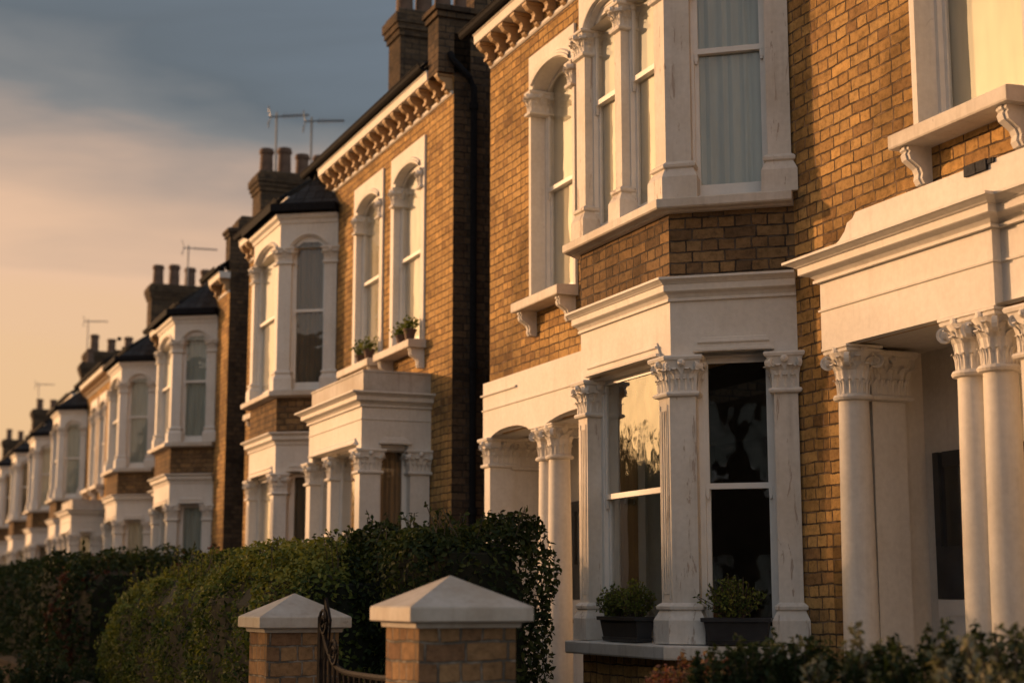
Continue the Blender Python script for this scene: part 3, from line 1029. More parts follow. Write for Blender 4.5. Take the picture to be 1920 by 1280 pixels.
def downpipe(house, x, y, z0, z1, side=True):
    mb = MB()
    if side:   # on a gable facing +X at x
        mb.tube([(x + .03, y - .28, z1 + .30), (x + .05, y - .26, z1 + .22), (x + .06, y - .05, z1 + .02), (x + .06, y, z1 - .08), (x + .06, y, z0)], .038, 10)
        for z in (z0 + 1, z0 + 2.6, z0 + 4.2, z1 - .3):
            mb.tube([(x + .06, y, z - .04), (x + .06, y, z + .04)], .052, 10)
    else:
        mb.tube([(x, -.28, z1 + .25), (x, -.26, z1 + .15), (x, -.06, z1 - .02), (x, -.06, z1 - .12), (x, -.06, z0)], .038, 10)
        for z in (z0 + 1, z0 + 2.6, z0 + 4.2, z1 - .3):
            mb.tube([(x, -.06, z - .04), (x, -.06, z + .04)], .052, 10)
    return mb.build('downpipe', 'black', house, smooth=True)

# ---------------------------------------------------------------- ground
g = MB()
g.quad((-600, -600, 0), (300, -600, 0), (300, 300, 0), (-600, 300, 0))
struct(g.build('ground', 'soil'))
g = MB()
g.box(-300, 60, -14.5, -7.2, -.1, .02)
struct(g.build('road', 'asphalt'))
g = MB()
g.box(-300, 60, -7.2, -3.75, -.1, .13)
struct(g.build('pavement', 'paving'))
g = MB()
g.box(-300, 60, -18, -14.5, -.1, .13)
struct(g.build('far_pavement', 'paving'))
g = MB()
g.box(-130, 4, -3.55, -.9, -.1, .32)
struct(g.build('front_garden', 'soil'))

BAYHOLE = [(1.3, 3.3), (4.5, 6.3)]


def bayholes(x0, x1, cw):
    return [(x0 - cw + .12, x1 + cw - .12, 1.36, 3.4), (x0 - cw + .12, x1 + cw - .12, 4.5, 6.6)]


def bay_rooms(b, x0, x1, d, cw):
    mb = MB()
    for z in (1.30, 3.74, 4.44):
        mb.quad((x0 - cw + .1, .8, z), (x0 + .06, -d + .12, z), (x1 - .06, -d + .12, z), (x1 + cw - .1, .8, z))
    mb.build('bay_floor', 'interior', b)


# ---------------------------------------------------------------- the near house with the tall bay
HB = empty('brick_house', (-15.19, 0, 0), 'house with the large two-storey white bay and plants on its sill', 'house', 'terraced brick houses')
wh = facade_window(HB, 1.64)
house_shell(HB, 0, 6.16, [wh, (.07, 3.18, -.3, 3.3)] + bayholes(3.75, 5.26, .55), 7.6)
b_, sg = bay(HB, 3.75, 5.26, .7, .55, lights=2, roof=None, top=6.75, up_cover=('blind', 'curtain'), gf_cover=(None, None))
bay_rooms(b_, 3.75, 5.26, .7, .55)
porch(HB, .02, 3.2, 3.2, cornice=False, round_col=False)
eaves(HB, .04, 6.16, gx0=-.19, gx1=6.16)

# ---------------------------------------------------------------- the nearest house, cut by the right edge
HA = empty('brick_house', (-9.03, 0, 0), 'nearest brick house with round Corinthian porch columns, cut by the right edge', 'house', 'terraced brick houses')
wh = facade_window(HA, 1.62, sillw=1.10)
house_shell(HA, 0, 6.16, [wh, (.12, 3.18, -.3, 3.3)] + bayholes(3.9, 5.41, .55), 7.6)
b_, sg = bay(HA, 3.9, 5.41, .7, .5, lights=2, roof=None, top=6.75)
bay_rooms(b_, 3.9, 5.41, .7, .5)
pa = porch(HA, .07, 1.83, 3.3, cornice=True)
pilaster(pa, [(1.96, -.03), (2.14, -.03), (2.14, .12), (1.96, .12)], .35, 3.27, 3.0, faces=(0, 1, 3))
mb = MB()
mb.box(1.60, 1.80, -.075, .0, 4.10, 4.165)
mb.box(1.74, 1.86, -.068, .0, 4.13, 4.158)
mb.build('lead_flashing', 'slate', pa)
eaves(HA, .0, 6.16, gx0=0, gx1=6.3)

# ---------------------------------------------------------------- the detached pair with the boxed porch
HC = empty('brick_house', (-26.28, 0, 0), 'house across the dark gap, with two arched upper windows over a white boxed porch', 'house', 'terraced brick houses')
W_ = 9.97
holes = []
for xc in (1.4, 6.83, 8.42):
    holes.append(facade_window(HC, xc, w_=1.02, z0=4.62, z1=6.84, ztop=7.06, sw=1.26, sillw=1.34, rd=.11))
house_shell(HC, 0, W_, holes + [(7.25, 9.1, 1.36, 3.35)] + bayholes(3.35, 4.92, .5), 7.6)
b_, sg = bay(HC, 3.35, 4.92, .7, .45, lights=1, roof='hip', z1cap=(6.27, 6.48), top=6.95, up_cover=('blind', 'dim_curtain'), gf_cover=('blind', 'dim_curtain'), worn=False)
bay_rooms(b_, 3.35, 4.92, .7, .45)
upstand(HC, 9.62, 9.97, z1=8.33, y1=.20, y0=-.19)
chimney(HC, 9.72, 9.972, .24, 1.6, 7.4, 9.4, 3, ph=.6)
chimney(HC, 4.43, 4.97, 1.0, 2.5, 7.6, 10.22, 5, ph=.62, pr=.13)
chimney(HC, 9.55, 9.968, 1.75, 3.4, 7.4, 9.75, 4, ph=.6)
eaves(HC, .05, 3.3, zl=7.30, gx0=.0, gx1=2.9)
eaves(HC, 5.0, 9.95, zl=7.30, gx0=4.36, gx1=9.60, fx1=9.6)
downpipe(HC, 9.97, .22, 0, 7.45)
# boxed porch
bx0, bx1, bd = 7.09, 9.29, .818
P = [(bx0, 0), (bx0, -bd), (bx1, -bd), (bx1, 0)]
SG = [Frm(P[i], P[i + 1]) for i in range(3)]
mb = MB()
sweep(mb, P, [(0, -.3), (0, 1.30), (.05, 1.305), (.05, 1.36), (-.2, 1.37)], cap=False)
for F, a, e in ((SG[1], .17, 2.2 - .18), (SG[2], .23, bd - .27), (SG[0], .2, bd - .2)):
    face_wall(mb, F, 0, F.L, 3.30, 3.80, [(a, e, 3.30, 3.37)], .16)
    hp = [(0, 3.365), (.05, 3.37), (.052, 3.385), (.03, 3.395), (.025, 3.42), (.012, 3.445), (0, 3.45)]
    rows = [[F(a - .03 + 1.1 * max(0, z - 3.385), o, z), F(e + .03 - 1.1 * max(0, z - 3.385), o, z)] for o, z in hp]
    mb.grid(rows)
    mb.quad(*[r[0] for r in rows])
    mb.quad(*[r[1] for r in rows])
sweep(mb, P, [(0, 3.63), (.010, 3.635), (.012, 3.645), (0, 3.65)], cap=False)
bp = mb.build('boxed_porch', 'stucco', HC)
mb = MB()
sweep(mb, P, [(o * 1.3, z + .035) for o, z in CORN])
mb.build('cornice', 'stucco', bp)
mb = MB()
sweep(mb, P, [(-.02, 3.94), (-.02, 4.17), (-.01, 4.175), (-.01, 4.195), (-.14, 4.20), (-.14, 4.0)])
mb.quad(*[(x, y, 4.02) for x, y in offs(P, -.1)])
mb.build('parapet', 'stone', bp)
def cplan(i, la, lb, inn=.15, out=.02):
    c = Vector(P[i])
    path = [tuple(c - SG[i - 1].u.to_2d() * la), tuple(c), tuple(c + SG[i].u.to_2d() * lb)]
    return offs(path, out) + offs(path, -inn)[::-1]
pilaster(bp, cplan(2, .16, .215), 1.37, 3.31, 3.06, faces=(0, 1, 2, 4, 5))
pilaster(bp, cplan(1, .2, .16), 1.37, 3.31, 3.06, faces=(0, 1, 2, 4, 5))
pilaster(bp, [SG[2](bd - .25, .02, 0)[:2], SG[2](bd - .02, .02, 0)[:2], SG[2](bd - .02, -.15, 0)[:2], SG[2](bd - .25, -.15, 0)[:2]], 1.37, 3.31, 3.06, faces=(0, 3))
pilaster(bp, [SG[1](.86, .0, 0)[:2], SG[1](1.0, .0, 0)[:2], SG[1](1.0, -.15, 0)[:2], SG[1](.86, -.15, 0)[:2]], 1.37, 3.31, 3.06, faces=(0, 1, 3))
window(HC, SG[1], .15, .87, 1.37, 3.37, -.11, meet=2.42)
window(HC, SG[1], .99, 2.2 - .15, 1.37, 3.37, -.11, meet=2.42)
window(HC, SG[2], .21, bd - .24, 1.37, 3.37, -.11, meet=2.42, cover='dim_curtain')

# ---------------------------------------------------------------- houses down the street
HR = empty('brick_house', (-34.0, 0, 0), 'house left of the boxed-porch house, first beyond the second dark gap', 'house', 'terraced brick houses')
wh = facade_window(HR, 1.35, z0=4.5)
house_shell(HR, 0, 6.2, [wh, (.07, 2.6, -.3, 3.3)] + bayholes(3.2, 4.8, .45), 7.5)
b_, sg = bay(HR, 3.2, 4.8, .7, .45, lights=1, roof='hip', z1cap=(6.15, 6.36), top=6.80, up_cover=('blind', 'curtain'), gf_cover=('dim_curtain', 'curtain'), worn=False)
bay_rooms(b_, 3.2, 4.8, .7, .45)
porch(HR, .05, 2.7, 2.75, cornice=True)
eaves(HR, .02, 2.7, zl=7.08, gx0=0, gx1=2.5)
eaves(HR, 5.3, 6.2, zl=7.08, gx0=4.9, gx1=6.2)
HR2 = copy_tree(HR)
HR2.location.x = -40.2
HR2['label'] = 'house adjoining the first one beyond the second dark gap, second bay from that gap'
HR3 = copy_tree(HC)
for ch in list(HR3.children):
    if ch.name.startswith('chimney') or ch.name.startswith('parapet_stack'):
        for c2 in list(ch.children):
            bpy.data.objects.remove(c2)
        bpy.data.objects.remove(ch)
HR3.location.x = -51.4
HR3['label'] = 'far house with a brick upper wall, between the second and third far bays'
far = []
names = ['fourth', 'fifth', 'sixth', 'seventh', 'eighth', 'ninth']
for k in range(6):
    h = copy_tree(HR)
    h.location.x = -57.6 - 6.2 * k
    h['label'] = names[k] + ' white bay house from the second dark gap towards the left'
    far.append(h)
upstand(HR, 5.85, 6.203, z1=8.25, y1=1.6)
chimney(HR, 3.44, 4.10, 1.0, 2.45, 7.6, 9.95, 4, ph=.56, pr=.135)
chimney(HR, 5.3, 5.7, .3, .9, 7.5, 8.6, 0)
chimney(HR3, 8.7, 9.3, 1.0, 2.7, 7.6, 9.95, 4, ph=.56, pr=.145)
chimney(HR2, -2.4, -1.9, .6, 1.4, 7.5, 9.0, 0) if False else None
chimney(far[0], 2.4, 3.0, 1.0, 2.7, 7.6, 9.95, 3, ph=.56, pr=.145)
chimney(HR3, .9, 1.3, .3, .8, 7.3, 8.9, 1)
chimney(far[2], -1.8, -1.2, 1.0, 2.7, 7.6, 9.8, 3, ph=.54, pr=.145)
chimney(far[4], -3.6, -3.0, 1.0, 2.7, 7.6, 9.8, 3, ph=.54, pr=.145)
downpipe(HR2, -.06, 0, 3.9, 7.0, side=False)

# ---------------------------------------------------------------- television aerials


def aerial(x, y, z0, z1, L, label, tilt=.1):
    L *= .85
    mb = MB()
    mb.tube([(0, 0, 0), (0, 0, z1 - z0)], .022, 6)
    h = z1 - z0 - .08
    r = empty('tv_aerial', (x, y, z0), label, 'aerial', 'aerials on the chimneys')
    mb.build('mast', 'alu', r)
    b = MB()
    d = Vector((.25, 1, tilt)).normalized()
    b.tube([Vector((0, 0, h)) - d * .15, Vector((0, 0, h)) + d * L], .016, 6)
    cr = Vector((1, -.25, 0)).normalized()
    for k in range(11):
        p = Vector((0, 0, h)) + d * (L * (k / 10) - .05)
        w_ = .20 - .008 * k
        up = Vector((0, 0, .05 if k < 3 else 0))
        b.tube([p - cr * w_ + up, p + cr * w_ - up], .008, 5)
    for s_ in (-1, 1):
        b.tube([Vector((0, 0, h)) - d * .12, Vector((0, 0, h + .16 * s_)) - d * .16], .012, 5)
        b.tube([Vector((0, 0, h + .16 * s_)) - d * .16 - cr * .2, Vector((0, 0, h + .16 * s_)) - d * .16 + cr * .2], .01, 5)
    b.build('boom', 'alu', r)
    return r


aerial(-29.95, 1.3, 9.9, 11.15, .75, 'taller television aerial on the four-pot chimney left of the corbelled eaves')
aerial(-28.15 - 1.2, 1.85, 9.9, 10.95, .75, 'shorter television aerial, right of the taller one on the same chimney stack', .06)
aerial(-41.9, 1.9, 9.9, 11.0, .9, 'long horizontal television aerial on the second chimney stack from the right gap', -.03)
aerial(-56.9, 1.3, 9.0, 11.4, .8, 'television aerial with crossed rods on a tall mast above the third distant stack', .02)
aerial(-72.5, 1.3, 9.6, 11.1, .8, 'tiny distant television aerial nearest the left edge of the view', .02)

# ---------------------------------------------------------------- foliage helpers
rng = np.random.default_rng(5)


def leaves_obj(name, pts, nrm, size, mat, parent=None, aspect=.55, jit=.9, tone=None):
    n = len(pts)
    d = rng.normal(size=(n, 3)) * jit + nrm
    d /= np.linalg.norm(d, axis=1)[:, None] + 1e-9
    a = np.cross(d, rng.normal(size=(n, 3)))
    a /= np.linalg.norm(a, axis=1)[:, None] + 1e-9
    b = np.cross(d, a)
    s = size * rng.uniform(.6, 1.3, size=(n, 1))
    v = np.empty((n, 6, 3))
    L, Wd = s * .5, s * .5 * aspect
    v[:, 0] = pts - a * L
    v[:, 1] = pts - a * L * .15 + b * Wd + d * s * .08
    v[:, 2] = pts + a * L * .45 + b * Wd * .75 + d * s * .06
    v[:, 3] = pts + a * L * 1.1 - d * s * .10
    v[:, 4] = pts + a * L * .45 - b * Wd * .75 + d * s * .06
    v[:, 5] = pts - a * L * .15 - b * Wd + d * s * .08
    me = bpy.data.meshes.new(name)
    me.vertices.add(n * 6)
    me.vertices.foreach_set('co', v.reshape(-1))
    me.loops.add(n * 8)
    idx = (np.arange(n)[:, None] * 6 + np.array([0, 1, 2, 3, 0, 3, 4, 5])[None]).reshape(-1)
    me.loops.foreach_set('vertex_index', idx.astype(np.int32))
    me.polygons.add(n * 2)
    me.polygons.foreach_set('loop_start', (np.arange(n * 2) * 4).astype(np.int32))
    me.polygons.foreach_set('loop_total', np.full(n * 2, 4, dtype=np.int32))
    me.update(calc_edges=True)
    t = me.attributes.new('tone', 'FLOAT', 'POINT')
    tv = rng.uniform(0, 1, n) if tone is None else np.clip(tone + rng.normal(0, .18, n), 0, 1)
    t.data.foreach_set('value', np.repeat(tv, 6).astype(np.float32))
    me.materials.append(M[mat])
    o = bpy.data.objects.new(name, me)
    COL.objects.link(o)
    if parent:
        o.parent = parent
    return o


def fnoise(p, sc, seed=0.0):
    return np.array([mnoise.noise(Vector((q[0] * sc + seed, q[1] * sc, q[2] * sc))) for q in p])


def hedge(label, x0, x1, y0, y1, zt, n, mat='privet', size=.05, z0=.3, amp=.10, sprigs=60, slope=0.0, rough_end=.35, cat='hedge', drop=0.0):
    r = empty('hedge', ((x0 + x1) / 2, (y0 + y1) / 2, z0), label, cat)
    a, b, c = (x1 - x0) / 2, (y1 - y0) / 2, (zt - z0) / 2
    # sample directions on a box surface, project to superellipsoid
    u = rng.uniform(-1, 1, size=(n, 3))
    ar = np.array([b * c, a * c, a * b])
    f = rng.choice(3, size=n, p=ar / ar.sum())
    u[np.arange(n), f] = rng.choice([-1, 1], size=n, p=[.5, .5])
    # nobody sees the underside: move those up
    u[:, 2] = np.where(u[:, 2] <= -.999, 1, u[:, 2])
    sc_ = np.array([a, b, c])
    # rounded box: shrink corners by fixed radius
    rad = min(rough_end, a, b, c)
    q = u * sc_
    inner = np.sign(q) * np.minimum(np.abs(q), sc_ - rad)
    dlt = q - inner
    ln = np.linalg.norm(dlt, axis=1)[:, None]
    nr = np.where(ln > 1e-6, dlt / np.maximum(ln, 1e-6), np.array([0, 0, 1.0]))
    pts = inner + nr * rad
    nz = fnoise(pts + np.array([x0, y0, 0]), 1.3) * amp + fnoise(pts + np.array([x0, y0, 7]), 4.5) * amp * .55
    dep_ = rng.exponential(.05, n)
    pts = pts + nr * (nz - dep_ + .02)[:, None]
    pts[:, 2] = (pts[:, 2] + c) * (1 - drop * np.clip(-pts[:, 0] / a, 0, 1) ** 3) + slope * pts[:, 0]
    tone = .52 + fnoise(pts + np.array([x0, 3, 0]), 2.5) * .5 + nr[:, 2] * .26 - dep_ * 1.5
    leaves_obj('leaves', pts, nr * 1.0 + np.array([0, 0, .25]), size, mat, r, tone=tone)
    # twigs sticking out of the top
    sp, sn = [], []
    tw = MB()
    for k in range(sprigs):
        px, py = rng.uniform(-a * .88, a * .97), rng.uniform(-b * .9, b * .9)
        zz = 2 * c * (1 - drop * max(0, -px / a) ** 3) + slope * px + float(mnoise.noise(Vector(((px + x0) * 1.3, (py + y0) * 1.3, 0)))) * amp
        hh = rng.uniform(.03, .13)
        dx, dy = rng.normal(0, .05), rng.normal(0, .05)
        tw.tube([(px, py, zz - .1), (px + dx, py + dy, zz + hh)], .003, 4, False)
        for j in range(7):
            t_ = j / 6
            sp.append((px + dx * t_ + rng.normal(0, .012), py + dy * t_ + rng.normal(0, .012), zz - .02 + (hh + .02) * t_))
            sn.append((rng.normal(), rng.normal(), .6))
    if sprigs:
        leaves_obj('sprigs', np.array(sp), np.array(sn), size * .85, mat, r)
        tw.build('twigs', 'bark', r)
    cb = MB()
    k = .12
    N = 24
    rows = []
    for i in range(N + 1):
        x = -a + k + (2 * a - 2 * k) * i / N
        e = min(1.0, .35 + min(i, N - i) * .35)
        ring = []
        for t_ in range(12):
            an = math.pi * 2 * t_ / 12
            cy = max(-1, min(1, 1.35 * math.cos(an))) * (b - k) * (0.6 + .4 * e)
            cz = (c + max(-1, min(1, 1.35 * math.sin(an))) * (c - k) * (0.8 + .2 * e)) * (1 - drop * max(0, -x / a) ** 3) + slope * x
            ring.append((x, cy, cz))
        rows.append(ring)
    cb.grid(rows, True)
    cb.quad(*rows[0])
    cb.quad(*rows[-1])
    cb.build('shade_core', 'core', r)  # solid dark hull; the shade inside the hedge is put into its colour
    return r


def shrub(name, label, loc, h, rad, stems, mat, size=.05, cat='shrub', lps=60, lean=.5, bare=.15, group=None, hmin=.62):
    r = empty(name, loc, label, cat, group)
    tw = MB()
    P_, N_ = [], []
    for k in range(stems):
        an = rng.uniform(0, 2 * math.pi)
        rr = rad * math.sqrt(rng.uniform(0.02, 1))
        hh = h * rng.uniform(hmin, 1.0) * (1 - (.25 if hmin < .7 else .10) * (rr / rad) ** 2)
        e = np.array([math.cos(an) * rr, math.sin(an) * rr, hh])
        b0 = np.array([math.cos(an) * rr * .2, math.sin(an) * rr * .2, 0])
        mid = (b0 + e) / 2 * np.array([1 + lean * .4, 1 + lean * .4, 1]) + rng.normal(0, .03, 3)
        path = [b0, mid * .5 + b0 * .25 + mid * .25, mid, (mid + e) / 2 + rng.normal(0, .015, 3), e]
        tw.tube(path, [.007, .006, .005, .004, .002], 5, False)
        for j in range(lps):
            t_ = bare + (1 - bare) * rng.uniform(0, 1) ** .8
            q = t_ * 4
            i = min(3, int(q))
            pt = path[i] * (1 - (q - i)) + path[i + 1] * (q - i)
            dv = rng.normal(0, 1, 3)
            dv /= np.linalg.norm(dv)
            P_.append(pt + dv * size * rng.uniform(.3, 1.1))
            N_.append(dv * .5 + np.array([0, 0, .7]))
    tw.build('stems', 'bark', r)
    P_ = np.array(P_)
    tone = .5 + fnoise(P_, 5.0) * .6 + (P_[:, 2] / h - .5) * .3
    leaves_obj('leaves', P_, np.array(N_), size, mat, r, tone=tone)
    return r


# ---------------------------------------------------------------- hedges
hedge('bright green rounded privet hedge left of the small gate pillar', -19.3, -10.9, -3.3, -2.1, 1.97, 60000, 'privet', .044, amp=.2, sprigs=200, rough_end=.58, drop=.30)
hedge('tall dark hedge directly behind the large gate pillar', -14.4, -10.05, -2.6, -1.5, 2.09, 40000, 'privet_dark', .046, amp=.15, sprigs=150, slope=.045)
hedge('unlit dark hedge filling the lower left corner', -42, -21.2, -3.4, -1.6, 2.2, 52000, 'dark_leaf', .08, amp=.26, sprigs=50)
hedge('very distant low hedge at the foot of the far bays', -80, -43, -3.2, -1.6, 2.2, 9000, 'dark_leaf', .14, amp=.4, sprigs=20)

# ---------------------------------------------------------------- gate pillars


def pier(x1, y0, zcap, label, sc=1.0):
    """x1: corner nearest the camera; plan .6 cap, .48 shaft"""
    w_ = .6 * sc
    r = empty('gate_pillar', (x1 - w_ / 2, y0 + w_ / 2, .1), label, 'gate pillar', 'brick gate pillars with stone caps')
    h = w_ / 2
    z = zcap - .1
    sq = lambda a: [(-a, -a), (a, -a), (a, a), (-a, a)]
    mb = MB()
    stack(mb, sq(h), [(-.062, 0), (-.062, z - .025)])
    mb.build('shaft', 'brick_pier', r)
    mb = MB()
    stack(mb, sq(h), [(-.045, z - .026), (-.04, z - .004), (-.028, z), (-.004, z + .001), (0, z + .006), (0, z + .062), (-.006, z + .07), (-h + .004, z + .07 + .138), (-h + .001, z + .07 + .139)])
    mb.build('cap', 'stone', r)
    return r


pier(-6.74, -3.71, 1.555, 'larger stone-capped brick gate pillar in the foreground, right of the iron gate', .98)
pier(-9.52, -3.71, 1.485, 'smaller stone-capped brick gate pillar, left of the iron gate', .95)

# front garden wall left of the pillars
r = empty('garden_wall', (-18, -3.45, .1), 'low brick front wall with a stone coping at the lower left', 'wall')
mb = MB()
mb.box(-30, 7.4, -.11, .11, 0, .56)
mb.build('brickwork', 'brick_dark', r)
mb = MB()
sweep(mb, [(-30, 0), (7.4, 0)], [(-.14, .565), (.14, .565), (.14, .62), (0, .66), (-.14, .62)])
mb.build('coping', 'brick_dark', r)
r = empty('garden_wall', (-4, -3.45, .1), 'low brick front wall to the right of the large gate pillar', 'wall')
mb = MB()
mb.box(-2.7, 3, -.11, .11, 0, .75)
mb.build('brickwork', 'brick_dark', r)

# ---------------------------------------------------------------- iron gate
gt = empty('iron_gate', (-9.10, -3.45, .12), 'rusty black wrought iron gate with a dipped scrolled top between the two pillars', 'gate')
GX = 1.77
def topz(x):
    t = x / GX
    return 1.14 + .30 * abs(2 * t - 1) ** 5
mb = MB()
n = 19
for k in range(n):
    x = GX * k / (n - 1)
    mb.tube([(x, 0, .05), (x, 0, topz(x))], .011 if k not in (0, n - 1) else .02, 6)
mb.build('bars', 'iron', gt)
mb = MB()
for zz in (.12, .62):
    mb.fbox(WF, 0, GX, -.012, .012, zz, zz + .03)
rows = [(GX * k / 30, 0, topz(GX * k / 30)) for k in range(31)]
mb.tube(rows, .016, 6)
mb.build('rails', 'iron', gt)
mb = MB()
for cx, sg_ in ((.06, 1), (GX - .06, -1), (.28, 1), (GX - .26, -1)):
    for k in range(1):
        pts = []
        for j in range(26):
            an = j / 25 * 3.6 * math.pi
            rr = .085 * (1 - j / 30)
            pts.append((cx + sg_ * (.04 - rr * math.cos(an)), -.015, topz(cx) + .05 + rr * math.sin(an)))
        mb.tube(pts, .009, 5)
for cx in (.05, .11, .17):
    mb.tube([(cx, 0, 1.2), (cx + .02, 0, 1.42), (.10, 0, 1.54)], .010, 5)
mb.build('scrollwork', 'iron', gt)
del rows

# ---------------------------------------------------------------- window boxes on the bay sill


def planter(loc, rz, w_, label, plants, mat, seed):
    r = empty('window_box', loc, label, 'planter', 'planters on the bay sill', rz)
    mb = MB()
    d = .17
    stack(mb, [(-w_ / 2, -d / 2), (w_ / 2, -d / 2), (w_ / 2, d / 2), (-w_ / 2, d / 2)],
          [(-.028, 0), (-.022, .03), (-.03, .032), (-.012, .15), (.006, .152), (.008, .178), (0, .18), (-.02, .18), (-.022, .15)])
    mb.build('trough', 'planter', r)
    s_ = MB()
    s_.fbox(WF, -w_ / 2 + .025, w_ / 2 - .025, -d / 2 + .025, d / 2 - .025, .1, .155)
    s_.build('compost', 'soil', r)
    P_, N_ = [], []
    tw = MB()
    for (cx, rad, h) in plants:
        for k in range(60):
            an = rng.uniform(0, 2 * math.pi)
            ph = rng.uniform(.0, 1.0) ** .7
            e = np.array([cx + math.cos(an) * rad * ph, math.sin(an) * rad * .75 * ph, .16 + h * (1 - .45 * ph ** 2) * rng.uniform(.8, 1.05)])
            b0 = np.array([cx + math.cos(an) * .03, math.sin(an) * .03, .15])
            tw.tube([b0, (b0 + e) / 2 + rng.normal(0, .008, 3), e], .0025, 4, False)
            for j in range(22):
                t_ = rng.uniform(.25, 1)
                P_.append(b0 * (1 - t_) + e * t_ + rng.normal(0, .011, 3))
                N_.append(rng.normal(0, .6, 3) + np.array([0, 0, .6]))
    tw.build('stems', 'bark', r)
    leaves_obj('leaves', np.array(P_), np.array(N_), .028, mat, r)
    return r


planter((-10.66, -.71, 1.355), 0, .62, 'black trough of two small bushy plants on the front of the bay sill', [(-.17, .19, .25), (.14, .19, .29)], 'box_leaf', 1)
planter((-9.60, -.40, 1.355), math.atan2(.7, .55), .46, 'black trough with one green bushy plant on the angled side of the bay sill', [(-.02, .25, .31)], 'box_leaf', 2)


def sill_pot(x, y, z, label, h=.13, mat='terracotta'):
    r = empty('plant_pot', (x, y, z), label, 'plant pot', 'pots on the upper window sills')
    mb = MB()
    mb.lathe(0, 0, [(.05, 0), (.07, h * .8), (.078, h * .8), (.08, h), (.068, h), (.06, h * .8)], 14)
    mb.build('pot', mat, r, smooth=True)
    P_ = rng.normal(0, .05, (160, 3)) * np.array([1, 1, .9]) + np.array([0, 0, h + .06])
    leaves_obj('leaves', P_, P_ - np.array([0, 0, h]), .045, 'box_leaf', r)


sill_pot(-17.42, -.12, 4.63, 'grassy potted plant at the right of the right upper sill over the boxed porch')
sill_pot(-17.72, -.12, 4.63, 'reddish potted plant in the middle of the right upper sill over the boxed porch', .10)
sill_pot(-19.0, -.12, 4.63, 'dark potted plant at the right of the left upper sill over the boxed porch', .12)
sill_pot(-19.35, -.12, 4.63, 'small potted plant in the middle of the left upper sill over the boxed porch', .09)

# ---------------------------------------------------------------- shrubs in front of the near house
shrub('garden_shrub', 'loose leafy shrub in front of the left round porch column', (-5.62, -2.1, .3), 1.34, .34, 34, 'pale_leaf', .034, lps=110, bare=.35, hmin=.68)
shrub('garden_shrub', 'low dark green shrub in front of the right end of the bay sill', (-6.30, -2.1, .3), 1.22, .42, 80, 'dark_leaf', .034, lps=170, bare=.5, hmin=.86)
shrub('garden_shrub', 'pale variegated shrub in front of the paired porch columns at the right edge', (-4.80, -2.15, .3), 1.32, .26, 40, 'pale_leaf', .040, lps=110, bare=.35, hmin=.70)
shrub('garden_shrub', 'pink-leaved low shrub under the middle of the bay sill', (-6.95, -2.1, .3), 1.12, .36, 60, 'pink', .030, lps=130, bare=.5, hmin=.86)
shrub('garden_shrub', 'dense green shrub between the leafy and the variegated shrubs', (-5.30, -1.9, .3), 1.28, .45, 90, 'dark_leaf', .034, lps=170, bare=.5, hmin=.86)
shrub('garden_shrub', 'reddish shrub above the bright hedge, before the dark gap of the far houses', (-21.4, -1.5, .3), 2.35, .8, 40, 'red_leaf', .075, lps=90)
shrub('garden_shrub', 'dark red shrub at the left end of the bright hedge', (-22.3, -2.8, .3), 2.05, .9, 50, 'red_leaf', .07, lps=120)
shrub('garden_shrub', 'pale blossoming shrub at the far left below the distant bays', (-37, -2.2, .3), 2.5, 1.3, 26, 'pale_leaf', .12, lps=40)
shrub('garden_shrub', 'straggling dark weeds along the kerb side of the low wall at the bottom left corner', (-16.6, -4.2, .13), .72, .8, 60, 'dark_leaf', .05, lps=90)
shrub('garden_shrub', 'low weedy shrub beside the front wall at the lower left', (-19.6, -3.95, .13), 1.02, .95, 70, 'dark_leaf', .055, lps=120)

# ---------------------------------------------------------------- trees across the street (seen mirrored in the panes)


def tree(loc, h, rad, label, dens=260):
    r = empty('street_tree', loc, label, 'tree', 'trees across the street')
    mb = MB()
    mb.tube([(0, 0, 0), (.05, 0, h * .3), (0, .05, h * .5), (0, 0, h * .8)], [.22, .17, .12, .04], 9)
    tips = []
    for k in range(44):
        an, u = rng.uniform(0, 2 * math.pi), rng.uniform(0, 1)
        e = np.array([math.cos(an) * rad * u ** .6, math.sin(an) * rad * u ** .6, h * (.42 + .58 * rng.uniform(0, 1) * (1 - .5 * u))])
        mb.tube([(0, 0, h * .32), tuple(e * .55 + np.array([0, 0, h * .18])), tuple(e)], [.07, .04, .01], 5, False)
        tips.append(e)
    mb.build('trunk', 'bark', r)
    P_ = []
    for e in tips:
        P_.append(e + rng.normal(0, rad * .17, (dens, 3)))
    P_ = np.array(P_).reshape(-1, 3)
    leaves_obj('crown', P_, rng.normal(size=P_.shape), .24, 'tree_leaf', r)


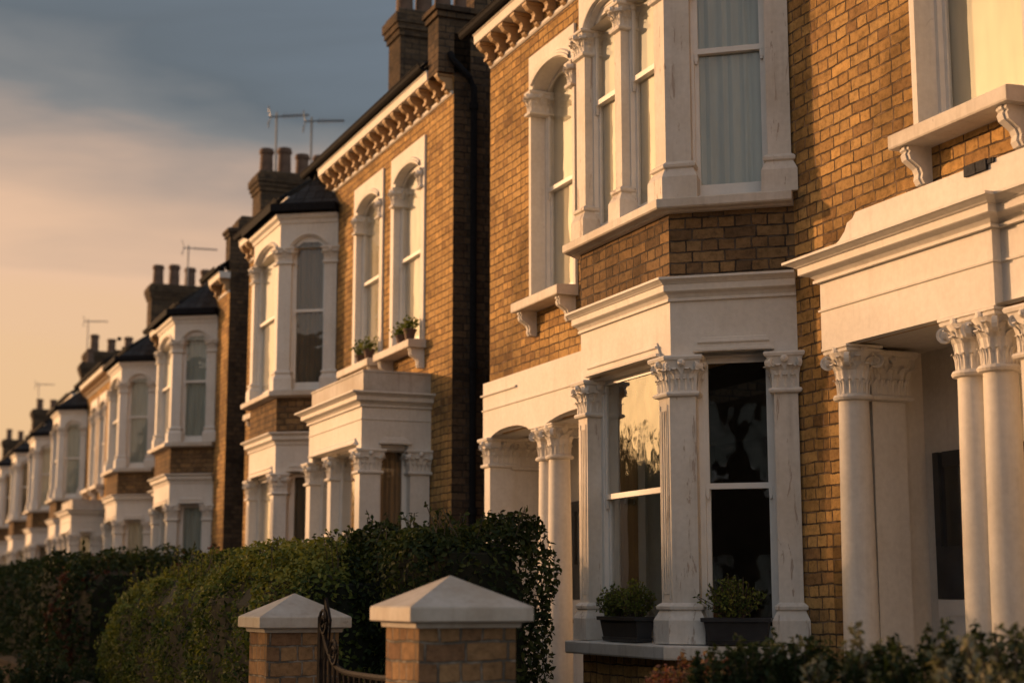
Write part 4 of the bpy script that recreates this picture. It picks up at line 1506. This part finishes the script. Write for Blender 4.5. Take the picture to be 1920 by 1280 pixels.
for k, (x, y, h, rad) in enumerate(((-32.6, -21.5, 8.3, 2.2), (-37, -21, 7.0, 2.8), (-42.5, -22, 7.2, 2.8), (-48, -22, 6.6, 3.0), (-53, -21, 7.6, 2.8), (-60, -22, 7.4, 3.2), (-70, -21, 7.0, 3.4), (-80, -22, 7.2, 3.4), (-92, -22, 7.5, 3.5))):
    tree((x, y, 0), h, rad, ('tree number %d along the opposite pavement, outside the view and mirrored in the panes' % (k + 1)), 75 if k < 3 else 260)

# ---------------------------------------------------------------- terrace across the street, behind the camera's right shoulder
OP = empty('brick_house', (-17, -20.5, 0), 'first plain brick house across the street, out of view and mirrored in angled panes', 'house', 'houses across the street')
mb = MB()
F = Frm((6.2, 0), (0, 0))
ops = [(a, a + 1.0, z, z + 1.7) for a in (.8, 2.6, 4.4) for z in (1.0, 4.6)]
face_wall(mb, F, 0, 6.2, 0, 7.6, ops, .2)
mb.quad((0, 0, 0), (0, -8, 0), (0, -8, 7.6), (0, 0, 7.6))
mb.quad((6.2, 0, 0), (6.2, -8, 0), (6.2, -8, 7.6), (6.2, 0, 7.6))
mb.quad((0, -8, 0), (6.2, -8, 0), (6.2, -8, 7.6), (0, -8, 7.6))
mb.build('wall', 'brick_dark', OP)
mb = MB()
mb.grid([[(-.02, .3, 7.5), (6.22, .3, 7.5)], [(-.02, -4, 10.4), (6.22, -4, 10.4)], [(-.02, -8.3, 7.5), (6.22, -8.3, 7.5)]])
mb.quad((-.01, .25, 7.5), (-.01, -4, 10.3), (-.01, -8.2, 7.5))
mb.build('roof', 'slate', OP)
for a, e, z0, z1 in ops:
    window(OP, F, a, e, z0, z1, -.12, cover='curtain')
for k, nm_ in enumerate(('second', 'third', 'fourth', 'fifth', 'sixth')):
    c = copy_tree(OP)
    c.location.x = -17 + 6.2 * (k + 1)
    c['label'] = nm_ + ' plain brick house across the street, out of view and mirrored in angled panes'

# each household has its own blinds: the far copies get their own cloth
def descend(o):
    for c in o.children:
        yield c
        yield from descend(c)


for h in [HR2, HR3] + far:
    for o in descend(h):
        if o.name.split('.')[0] in ('blind', 'curtain'):
            o.material_slots[0].link = 'OBJECT'
            o.material_slots[0].material = M[random.choice(['blind', 'curtain', 'dim_curtain', 'blind'])]
